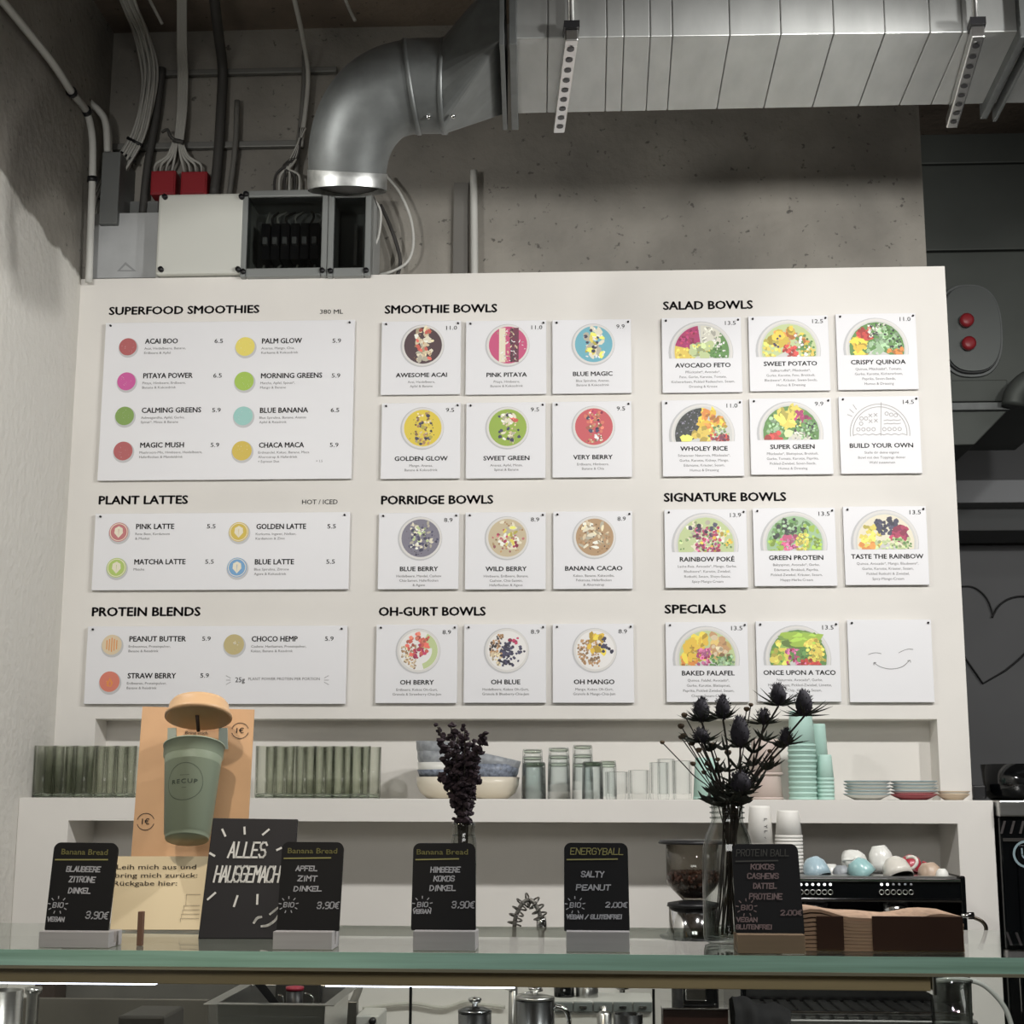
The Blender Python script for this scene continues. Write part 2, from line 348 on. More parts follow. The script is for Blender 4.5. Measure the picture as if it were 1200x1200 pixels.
# elbow centre line
el = [(521, 101, 55.5), (503, 101, 55.5), (483, 102, 55.5), (461, 107, 55), (441, 118, 54), (425, 136, 52.5), (414, 158, 50.5), (408.5, 182, 48.5), (407, 207, 46.5), (407, 224, 46)]
elY = [YD]*5+[1.647, 1.657, 1.67, 1.685, 1.692]
cen = [ptc(q[0], q[1], y) for q, y in zip(el, elY)]; rad = [q[2]*pm(q[0], q[1], y)*.97 for q, y in zip(el, elY)]
cs = smooth_path(cen, 4); rs = []
for i in range(len(rad)-1):
    for k in range(4): rs.append(rad[i]+(rad[i+1]-rad[i])*k/4)
rs.append(rad[-1])
m = MB(); m.tube(cs[8:33], rs[8:33], 40, caps=False); m.build('elbow', GALV, duct)
m = MB(); m.tube(cs[:10], [r*1.012 for r in rs[:10]], 40, caps=False); m.build('collar', GALV, duct)
for i in (0, 8):
    d = (cs[i+1]-cs[i]).normalized(); MB().tube([cs[i]-d*.004, cs[i]+d*.004], rs[i]*1.035, 40).build('bead', GALV, duct)
m = MB(); m.tube([c for c in cs[31:]], [r*1.03 for r in rs[31:]], 40, caps=False)
m.tube(cs[31:][::-1], [r*.99 for r in rs[31:]][::-1], 40, caps=False); e0 = circ(cs[-1], rs[-1]*1.03, cs[-1]-cs[-2], Vector((0, 1, 0)), 40); m.build('end_band', mat('sealed_band', (178, 180, 178), .45, 1, noise=.2, scale=60), duct)
m = MB(); m.tube([cs[-1]+Vector((0, 0, .02)), cs[-1]+Vector((0, 0, .022))], rs[-1]*.985, 40); m.build('end_cap', mat('duct_inside', (60, 60, 58), .7), duct)
for s in (-1, 1):
    p = cs[2]+Vector((-.012 if s < 0 else .03, -rs[2]*.45, -rs[2]*.92)); MB().ball(p, .0045, 8, 5).build('screw', CHROME, duct)
# transition from round to rectangular with creased corners
c0 = cs[0]; r0 = rs[0]; n = 32
ring0 = [c0+Vector((0, math.cos(2*math.pi*k/n), math.sin(2*math.pi*k/n)))*r0 for k in range(n)]
sec = secs[0]; ctr = [sec[3], sec[0], sec[1], sec[2]]      # back-top, front-top, front-bottom, back-bottom
order = [ctr[0], ctr[1], ctr[2], ctr[3]]
m = MB(); vs = ring0+[p-Vector((.018, 0, 0)) for p in order]; fs = []
def near(k): a = (2*math.pi*k/n) % (2*math.pi); return n+int(a//(math.pi/2)) % 4
for k in range(n):
    q = near(k+.5); fs.append((k, (k+1) % n, q))
for q in range(4):
    k = (q+1)*n//4 % n; fs.append((k, n+(q+1) % 4, n+q))
m.add(vs, fs, 0, False); m.build('transition', GALV, duct)
# perforated hanger rails with rods
def hanger(u0, v0, u1, v1, wpx, lab, rodu):
    a, b = at(u0, v0, YF-.03)+Vector((0, 0, -.014)), at(u1, v1, YB+.05)+Vector((0, 0, -.012)); t = thing('hanger_rail', lab, 'bracket', loc=a)
    d = (b-a).normalized(); w = Vector((1, 0, 0))*wpx*.5*pm(u0, v0, YF); up = w.cross(d).normalized()
    if up.z < 0: up = -up
    MB().hexa([a-w, a+w, b+w, b-w]+[x+up*.02 for x in (a-w, a+w, b+w, b-w)]).build('rail', STEEL, t, bevel=.002)
    L = (b-a).length; nh = 9
    for i in range(nh):
        c = a+d*(L*(i+.8)/(nh+.6)); ring = [c-up*.0009+(d*math.cos(6.283*k/12)*.0085+Vector((1, 0, 0))*math.sin(6.283*k/12)*.0062) for k in range(12)]
        MB().add(ring, [tuple(range(12))]).build('hole', DARKM, t)
    top = a+d*.015; MB().tube([top, Vector((top.x-.003, top.y, CY0))], .005, 8).build('threaded_rod', STEEL, t)
    e = b-d*.02+up*.02; MB().tube([e, Vector((e.x, e.y, CY0))], .005, 8).build('threaded_rod', STEEL, t)
    MB().hexa([a+up*.02-w*1.2-d*.006, a+up*.02+w*1.2-d*.006, a+up*.02+w*1.2+d*.03, a+up*.02-w*1.2+d*.03]+[x+up*.012 for x in (a+up*.02-w*1.2-d*.006, a+up*.02+w*1.2-d*.006, a+up*.02+w*1.2+d*.03, a+up*.02-w*1.2+d*.03)]).build('nut_plate', DARKM, t)
hanger(670, 38, 655, 149, 15, 'perforated steel rail under the duct beside its round transition', 0)
hanger(1146, 34, 1115, 143, 15, 'perforated steel rail under the duct near its far flange', 0)

# ================================================================== pipes, cables, boxes on the concrete wall
PW = mat('conduit_grey', (196, 196, 190), .45); PD = mat('conduit_dark', (70, 69, 66), .6); CG = mat('cable_grey', (176, 175, 168), .6); CDK = mat('cable_dark', (60, 58, 56), .6)
def pipe(name, label, cat, pts, r, m, group=None, clamps=()):
    t = thing(name, label, cat, group, loc=pts[len(pts)//2]); pts = smooth_path(pts, 5); MB().tube(pts, r, 10).build('tube', m, t)
    for p in clamps:
        i = min(range(len(pts)-1), key=lambda i: (pts[i]-p).length); d = (pts[i+1]-pts[max(i-1, 0)]).normalized()
        MB().tube([pts[i]-d*.006, pts[i]+d*.006], r*1.45, 10).build('clamp', DARKM, t)
    return t
xw = XL+.02
P1 = [atx(-40, -50, xw), atx(10, 10, xw), atx(60, 72, xw), atx(84, 108, xw), at(101, 130, 2.46), at(108, 160, 2.47), at(108.5, 200, 2.475), at(106.5, 260, 2.48), at(104, 331, 2.485)]
pipe('conduit_pipe', 'long pale conduit descending the side wall and corner beside the grey junction box', 'pipe', P1, .0085, PW, clamps=[P1[3], P1[4], at(107, 215, 2.475)])
P2 = [at(72, 74, 2.42), at(97, 112, 2.50), at(117, 131, 2.52), at(124, 146, 2.53), at(126, 178, 2.535)]
pipe('conduit_pipe', 'short pale conduit bending down into the slim grey box', 'pipe', P2, .0085, PW)
def wbox(u0, v0, u1, v1, y0, y1):
    a, b = at(u0, v0, y0), at(u1, v1, y0); return a.x, b.x, y0, y1, b.z, a.z
tag(MB().box(*wbox(120, 178, 137, 262, 2.52, BY)).build('slim_box', mat('box_midgrey', (104, 106, 104), .5), bevel=.002), 'slim mid-grey cable box at the end of the short conduit', 'box')
tag(MB().box(*wbox(140, 236, 184, 262, 2.61, BY)).build('backing_plate', mat('box_midgrey2', (112, 114, 112), .5), bevel=.002), 'flat grey plate on the wall above the grey junction box', 'plate')
# cable bundle
cb = thing('cable_bundle', 'thick bundle of grey cables strapped together above the grey junction box', 'cable', loc=at(150, 180, 2.59))
pathc = [(140, -25), (153, 10), (166, 40), (175, 78), (173, 112), (162, 158), (141, 196), (122, 226), (113, 256)]
for k in range(10):
    off = (k-4.5)*1.9
    pp = []
    for i, (u, v) in enumerate(pathc):
        nx, ny = (1, 0) if i < 4 else (.85, .45); wob = math.sin(i*1.7+k*2.3)*1.0; s = 1.0 if i < 6 else 1.15
        Y = [2.38, 2.41, 2.53, 2.59, 2.59, 2.59, 2.58, 2.58, 2.59][i]
        pp.append(at(u+nx*off*s+wob, v+ny*off*s*.8, Y-.006*(k % 3)))
    MB().tube(smooth_path(pp, 5), .0034, 6).build('cable', CG, cb)
for (u, v, a) in ((158, 166, .5), (150, 184, .6), (137, 206, .7), (123, 240, .9)):
    p = at(u, v, 2.575); d = Vector((math.cos(a), 0, -math.sin(a)))*.022; MB().tube([p-d, p+d], .004, 6).build('strap', DARKM, cb)
# vertical dark conduits and pale cable drops
def drop(label, pts, r, m, Y=2.61, name='wall_conduit', cat='pipe'):
    q = [at(u, v, y) for u, v, y in [(p+(Y,) if len(p) == 2 else p) for p in pts]]; tag(MB().tube(smooth_path(q, 4), r, 8).build(name, m), label, cat)
drop('dark conduit just beyond the strapped cable bundle, running down behind the grey box', [(190, 80), (184, 130), (178, 165), (172, 200), (167, 252)], .010, PD)
drop('thick dark conduit between the red boxes and the clear meter box', [(250, -10, 2.39), (256, 40, 2.51), (261, 82, 2.605), (259, 130, 2.61), (256, 180, 2.61), (251, 230, 2.61)], .0125, PD)
drop('thin grey conduit hanging from the lower rail above the clear meter box', [(278, 118), (276, 170), (269, 228)], .007, mat('conduit_mid', (104, 103, 98), .6))
drop('grey conduit dropping behind the duct elbow', [(357, 60), (356, 110), (350, 170), (346, 205)], .007, mat('conduit_mid', (104, 103, 98), .6))
drop('pale cable pair running from the ceiling down behind the duct elbow', [(340, -20, 2.4), (352, 30, 2.47), (361, 84, 2.59), (358, 130, 2.6), (352, 172, 2.6)], .006, CG, name='cable_pair', cat='cable')
drop('single cable looping across the ceiling beside the duct elbow', [(398, -30, 2.33), (405, 0, 2.42), (416, 24, 2.41)], .004, CG, name='ceiling_cable', cat='cable')
drop('thin cable crossing the dark ceiling above the red boxes', [(160, -30, 2.3), (178, 5, 2.42), (190, 28, 2.44)], .004, CG, name='ceiling_cable', cat='cable')
drop('steel conduit standing on the menu wall right of the cable loops', [(555, 200), (555.5, 260), (556, 330)], .009, PW)
tag(MB().box(*wbox(532, 214, 548, 332, 2.625, BY)).build('wall_strip', mat('strip_grey', (112, 110, 105), .7)), 'flat dark grey strip on the concrete next to the steel conduit', 'strip')
for lab, u0, v0, u1, v1, r in (('upper steel rail crossing the concrete wall above the red boxes', 172, 87, 395, 84, .007), ('lower steel rail crossing the concrete wall behind the cables', 132, 173, 356, 172, .008)):
    a, b = at(u0, v0, 2.625), at(u1, v1, 2.625); b.z = a.z; tag(MB().box(a.x, b.x, 2.618, 2.634, a.z-r, a.z+r).build('wall_rail', mat('rail_grey', (120, 120, 116), .5, .3), bevel=.002), lab, 'rail')
# red boxes with fanned cables
RB = mat('box_red', (150, 36, 44), .5)
for i, (u0, v0, u1, v1, lab) in enumerate(((177, 200, 205, 227.5, 'red junction box nearer the side wall, with cables entering its top'), (212, 201, 242, 228, 'red junction box nearer the clear meter box, with cables entering its top'))):
    t = thing('junction_box', lab, 'box', loc=at((u0+u1)/2, v1, 2.61)); MB().box(*wbox(u0, v0, u1, v1, 2.59, 2.638)).build('body', RB, t, bevel=.003)
    MB().box(*wbox(u0+2, v0+2, u1-2, v1-2, 2.587, 2.59)).build('cover', RB, t, bevel=.001)
    for k in range(4):
        u = u0+4+k*6.8; q = [at(208.5+(k-1.5)*1.4+(3 if i else -3), 166, 2.59), at(208+(u-208)*.45, 183, 2.59), at(u-(2 if i else -2), 192, 2.595), at(u, 201, 2.61)]
        MB().tube(smooth_path(q, 5), .0032, 6).build('cable', CG, t)
ct = thing('cable_riser', 'grey cables rising together from the fan above the two red boxes', 'cable', loc=at(212, 120, 2.6))
for k in range(6): MB().tube(smooth_path([at(213+(k-2.39)*1.8, -10, 2.45), at(213+(k-2.39)*1.8, 50, 2.51), at(214+(k-2.39)*2, 90, 2.6), at(213+(k-2.39)*1.9, 130, 2.6), at(209+(k-2.39)*1.7, 168, 2.59)], 4), .0033, 6).build('cable', CG, ct)
MB().tube([at(203, 164, 2.58), at(215, 167, 2.58)], .006, 6).build('strap', PD, ct)
MB().tube(smooth_path([at(207, 166, 2.58), at(200, 160, 2.575), at(196, 152, 2.575), at(190, 155, 2.58)], 4), .004, 6).build('loose_end', PD, ct)
ct = thing('cable_group', 'grey cables arching into the top of the clear meter box', 'cable', loc=at(340, 200, 2.59))
for k in range(6): MB().tube(smooth_path([at(352+k*1.2, 150, 2.59), at(349-k*1.2, 182, 2.59), at(338-k*1.5+(k % 2)*6, 192+k, 2.58), at(323+k*5.5, 206, 2.58), at(322+k*5.5, 232, 2.58)], 5), .0032, 6).build('cable', CG if k % 2 else CDK, ct)
# white box
def cover_screw(u, v, Y, t, m): p = at(u, v, Y); MB().tube([p+Vector((0, .012, 0)), p-Vector((0, .004, 0))], .0062, 12).build('screw', m, t)
t = thing('junction_box', 'light grey flat junction box beside the pale conduit', 'box', loc=at(147, 326, 2.55))
MB().box(*wbox(110.5, 252, 184, 326.5, 2.545, 2.639)).build('body', mat('box_lightgrey', (166, 168, 166), .5), t, bevel=.003)
MB().box(*wbox(109, 250, 183.5, 325, 2.535, 2.545)).build('lid', mat('box_lid', (172, 174, 174), .45, noise=.05), t, bevel=.002)
q = [at(u, v, 2.5347) for u, v in ((147, 307), (160, 318), (137, 318))]; MB().add(q, [(0, 1, 2)]).build('warning_mark', mat('worn_mark', (140, 142, 142), .6), t)
q = [at(u, v, 2.5343) for u, v in ((147, 310.5), (155, 316.5), (141, 316.5))]; MB().add(q, [(0, 1, 2)]).build('warning_mark', mat('box_lid', (172, 174, 174)), t)
WB = mat('box_white', (205, 206, 198), .45)
t = thing('junction_box', 'large white junction box with four corner screws', 'box', loc=at(236, 326, 2.55))
MB().box(*wbox(186, 231, 289, 327, 2.525, 2.639)).build('body', mat('box_white_side', (186, 188, 182), .5), t, bevel=.004)
MB().box(*wbox(186, 227.5, 284, 320, 2.49, 2.524)).build('lid', WB, t, bevel=.006)
for u, v in ((191, 227.5), (281, 227.5), (186.5, 312.5), (277, 312.5)): cover_screw(u+2, v+3, 2.485, t, DARKM)
SM = clearmat('smoked_clear', (206, 208, 207), (150, 152, 152), .9)
def meter(u0, v0, u1, v1, lab, kind):
    t = thing('meter_box', lab, 'box', loc=at((u0+u1)/2, 326, 2.55))
    xa, xb, _, _, za, zb = wbox(u0, v0, u1, v1, 2.51, 2.59); w = .014
    body = mat('box_grey_frame', (168, 170, 168), .4)
    m = MB(); m.box(xa, xb, 2.625, 2.639, za, zb); m.box(xa, xa+.006, 2.53, 2.625, za, zb); m.box(xb-.006, xb, 2.53, 2.625, za, zb); m.box(xa, xb, 2.53, 2.625, za, za+.006); m.box(xa, xb, 2.53, 2.625, zb-.006, zb); m.build('body', body, t)
    m = MB(); m.box(xa, xa+w, 2.49, 2.53, za, zb); m.box(xb-w, xb, 2.49, 2.53, za, zb); m.box(xa+w, xb-w, 2.49, 2.53, za, za+w*1.5); m.box(xa+w, xb-w, 2.49, 2.53, zb-w*1.2, zb); m.build('lid_frame', mat('smoked_frame', (132, 135, 133), .3), t, bevel=.003)
    MB().box(xa+w, xb-w, 2.496, 2.5, za+w*1.5, zb-w*1.2).build('clear_lid', SM, t)
    for a, b in ((xa+.009, za+.012), (xb-.009, za+.012), (xa+.009, zb-.010), (xb-.009, zb-.010)): MB().tube([Vector((a, 2.492, b)), Vector((a, 2.484, b))], .0062, 12).build('screw', DARKM, t)
    H = zb-za; Wd = xb-xa
    if kind:
        MB().box(xa+.03, xb-.02, 2.605, 2.625, za+H*.47, za+H*.53).build('mounting_rail', STEEL, t)
        for k in range(6):
            x = xa+.034+k*(Wd-.062)/6; MB().box(x, x+(Wd-.062)/6-.003, 2.55, 2.61, za+H*.30, za+H*.72).box(x+.006, x+.016, 2.538, 2.55, za+H*.46, za+H*.54, 1).build('fuse_module', [mat('fuse_dark', (38, 38, 42), .4), mat('fuse_lever', (150, 150, 150), .4)], t)
        for k in range(7):
            x = xa+.034+k*(Wd-.06)/7; MB().tube(smooth_path([Vector((x, 2.59, za+H*.3)), Vector((x+R.uniform(-.012, .012), 2.58, za+H*.2)), Vector((x+R.uniform(-.02, .02), 2.59, za+H*.1))], 4), .003, 6).tube(smooth_path([Vector((x, 2.59, za+H*.72)), Vector((x+R.uniform(-.01, .02), 2.57, za+H*.82)), Vector((x+.01, 2.59, za+H*.92))], 4), .003, 6).build('wire', CDK if k % 2 else CG, t)
    else:
        MB().box(xa+.045, xa+.052, 2.59, 2.62, za+H*.3, za+H*.8).build('mounting_rail', STEEL, t)
        MB().tube(smooth_path([Vector((xa+.025, 2.58, za+.03)), Vector((xa+.05, 2.57, za+.045)), Vector((xa+.055, 2.58, za+.02))], 5), .0025, 6).build('wire', PW, t)
meter(286.5, 227, 384, 326.5, 'wide smoked-clear meter box showing dark fuse modules', 1)
meter(387, 227, 435, 326.5, 'narrow smoked-clear box under the duct elbow, nearly empty', 0)
# loops of cable right of the boxes
pipe('cable_loop', 'long pale cable looping outward beside the narrow clear box', 'cable', [at(u, v, 2.59) for u, v in ((452, 205), (468, 225), (481, 255), (484.5, 285), (478, 306), (462, 317), (445, 322))], .0035, PW)
pipe('cable_loop', 'short white cable hanging close beside the narrow clear box', 'cable', [at(u, v, 2.58) for u, v in ((437, 232), (446, 248), (444, 275), (437, 295), (434, 325))], .003, mat('cable_white', (214, 214, 208), .5))
pipe('cable_loop', 'dark cable curving down between the two pale cable loops', 'cable', [at(u, v, 2.605) for u, v in ((446, 240), (456, 262), (466, 290), (469, 308), (465, 325))], .0045, CDK)

# ================================================================== menu boards
TF = 2.497                       # front face of the boards
def wplace(y): return lambda x, z: Vector((x, y, z))
INK = TF-.0004
def heading(name_txt, u0, u1, v, cap, where, bold=.055, hide=False):
    a, b = at(u0, v, WY), at(u1, v, WY); m = MB(); text(m, name_txt, wplace(WY-.0006), a.x, b.x, a.z, cap*pm(u0, v, WY), 0, bold)
    tag(m.build('heading_lettering' if cap > 7 else 'small_lettering', BLACK), where, 'lettering', None)
heading('SUPERFOOD SMOOTHIES', 128, 303.5, 369, 9.2, 'bold black heading SUPERFOOD SMOOTHIES on the white wall')
heading('380 ML', 375, 402, 368, 5.2, 'small black lettering 380 ML above the smoothie board', .01)
heading('PLANT LATTES', 116, 219.8, 591, 9.6, 'bold black heading PLANT LATTES on the white wall')
heading('HOT / ICED', 354, 395.6, 591, 5.4, 'small black lettering HOT / ICED above the latte board', .01)
heading('PROTEIN BLENDS', 108, 234.5, 722, 10, 'bold black heading PROTEIN BLENDS on the white wall')
heading('SMOOTHIE BOWLS', 451.3, 582.2, 367.5, 9.6, 'bold black heading SMOOTHIE BOWLS on the white wall')
heading('PORRIDGE BOWLS', 447, 577.6, 591, 9.8, 'bold black heading PORRIDGE BOWLS on the white wall')
heading('OH-GURT BOWLS', 444.2, 568.8, 721.6, 9.8, 'bold black heading OH-GURT BOWLS on the white wall')
heading('SALAD BOWLS', 777.5, 881.9, 363, 9.6, 'bold black heading SALAD BOWLS on the white wall')
heading('SIGNATURE BOWLS', 778.4, 921, 587.8, 9.8, 'bold black heading SIGNATURE BOWLS on the white wall')
heading('SPECIALS', 779.3, 850.4, 718.7, 9.8, 'bold black heading SPECIALS on the white wall')
def pc(name, c): return mat('print_'+name, c, .5)
PCOL = dict(rim=(226, 224, 220), shade=(196, 196, 198), acai=(72, 52, 56), pink=(206, 78, 122), blue=(104, 178, 196), yellow=(232, 206, 60), green=(150, 180, 66), red=(206, 82, 88), grey=(122, 118, 134),
  beige=(206, 188, 152), cocoa=(182, 146, 106), cream=(240, 232, 206), white=(244, 242, 238), berry=(56, 54, 78), straw=(214, 92, 78), seed=(60, 54, 56), granola=(170, 128, 84), nut=(226, 206, 168), mango=(240, 196, 60), rasp=(176, 46, 84),
  leaf=(88, 138, 66), pale=(196, 212, 150), carrot=(232, 140, 60), beet=(172, 44, 100), tomato=(208, 62, 56), onion=(214, 110, 160), dark=(48, 52, 50), mint=(160, 196, 150), rice=(224, 222, 204), corn=(236, 204, 84), bowl=(212, 212, 208), line=(196, 194, 192),
  pmint=(150, 206, 196), rust=(178, 82, 84), coral=(222, 120, 96), ochre=(206, 176, 96), lime=(160, 198, 66), magenta=(208, 76, 152), lemon=(238, 220, 92), olive=(122, 158, 70), sky=(104, 160, 210), rose=(196, 110, 112), gold=(216, 186, 62), hemp=(194, 176, 118), lgreen=(176, 204, 96), plum=(110, 50, 70))
def wash(c, f=1.0): return tuple(int(max(0, min(250, (x*.86+205*.14)*f))) for x in c)
PK = list(PCOL); PM = [pc(k, wash(PCOL[k])) for k in PK]+[pc(k+'_dark', wash(PCOL[k], .80)) for k in PK]+[pc(k+'_light', wash(PCOL[k], 1.16)) for k in PK]; PI_ = {k: i for i, k in enumerate(PK)}
class Pic:
    """flat printed picture of a bowl: layers of thin coloured shapes lying on the board"""
    def __init__(s, cx, cz, r, cut=None, y=None): s.m, s.cx, s.cz, s.r, s.cut, s.y, s.k = MB(), cx, cz, r, cut, y or TF-.0003, 0
    def lay(s): s.k += 1; return s.y-.00006*s.k
    def clipadd(s, pts, mi):
        if s.cut is not None:
            o = []; n = len(pts)
            for i in range(n):
                a, b = pts[i], pts[(i+1) % n]; ia, ib = a[1] >= s.cut, b[1] >= s.cut
                if ia: o.append(a)
                if ia != ib: t = (s.cut-a[1])/(b[1]-a[1]); o.append((a[0]+(b[0]-a[0])*t, s.cut))
            pts = o
        if len(pts) > 2:
            y = s.yy; s.m.add([(s.cx+x*s.r, y, s.cz+z*s.r) for x, z in pts], [tuple(range(len(pts)))], mi)
    def disc(s, r, col, dx=0, dz=0, n=36): s.yy = s.lay(); s.clipadd([(dx+r*math.cos(6.2832*k/n), dz+r*math.sin(6.2832*k/n)) for k in range(n)], PI_[col])
    def bits(s, col, n, size, x0, x1, z0, z1, asp=1, jit=.25, sides=7, inr=.86, ang=None):
        s.yy = s.lay()
        for _ in range(n):
            for _t in range(12):
                x, z = R.uniform(x0, x1), R.uniform(z0, z1)
                if math.hypot(x, z) < inr-size*.6: break
            else: continue
            a = R.uniform(0, 3.14) if ang is None else ang+R.uniform(-.3, .3); q = size*R.uniform(.6, 1.1)*.85; P = []
            for k in range(sides):
                t = 6.2832*k/sides; rr = q*(1+R.uniform(-jit, jit)); px, pz = rr*math.cos(t)*asp, rr*math.sin(t); P.append((x+px*math.cos(a)-pz*math.sin(a), z+px*math.sin(a)+pz*math.cos(a)))
            s.clipadd(P, PI_[col]+R.choice((0, 0, 1, 2))*len(PK))
            s.yy -= .0000005
    def poly(s, col, pts): s.yy = s.lay(); s.clipadd(pts, PI_[col])
def clipw(s, a0, a1, r=.9, n=14): return [(0, 0)]+[(r*math.cos(a0+(a1-a0)*k/n), r*math.sin(a0+(a1-a0)*k/n)) for k in range(n+1)]
def board(u0, v0, u1, v1, name, label, cat, group):
    a, b = at(u0, v0, TF), at(u1, v1, TF); t = thing(name, label, cat, group, loc=((a.x+b.x)/2, TF+.005, b.z))
    MB().box(a.x, b.x, TF, TF+.0065, b.z, a.z).build('board', PAPER, t, bevel=.0008)
    W_ = b.x-a.x
    for s in (.055, .965):
        x = a.x+W_*s if W_ < .4 else (a.x+.012 if s < .5 else b.x-.012); z = a.z-.007
        MB().tube([Vector((x, TF-.004, z)), Vector((x, WY+.001, z))], .0023, 8).build('screw', DARKM, t)
    return t, a.x, a.z, W_, a.z-b.z
def lettering(m, t, mats=None): o = m.build('lettering', mats or [BLACK, GREYP], t); o['kind'] = 'stuff'; return o
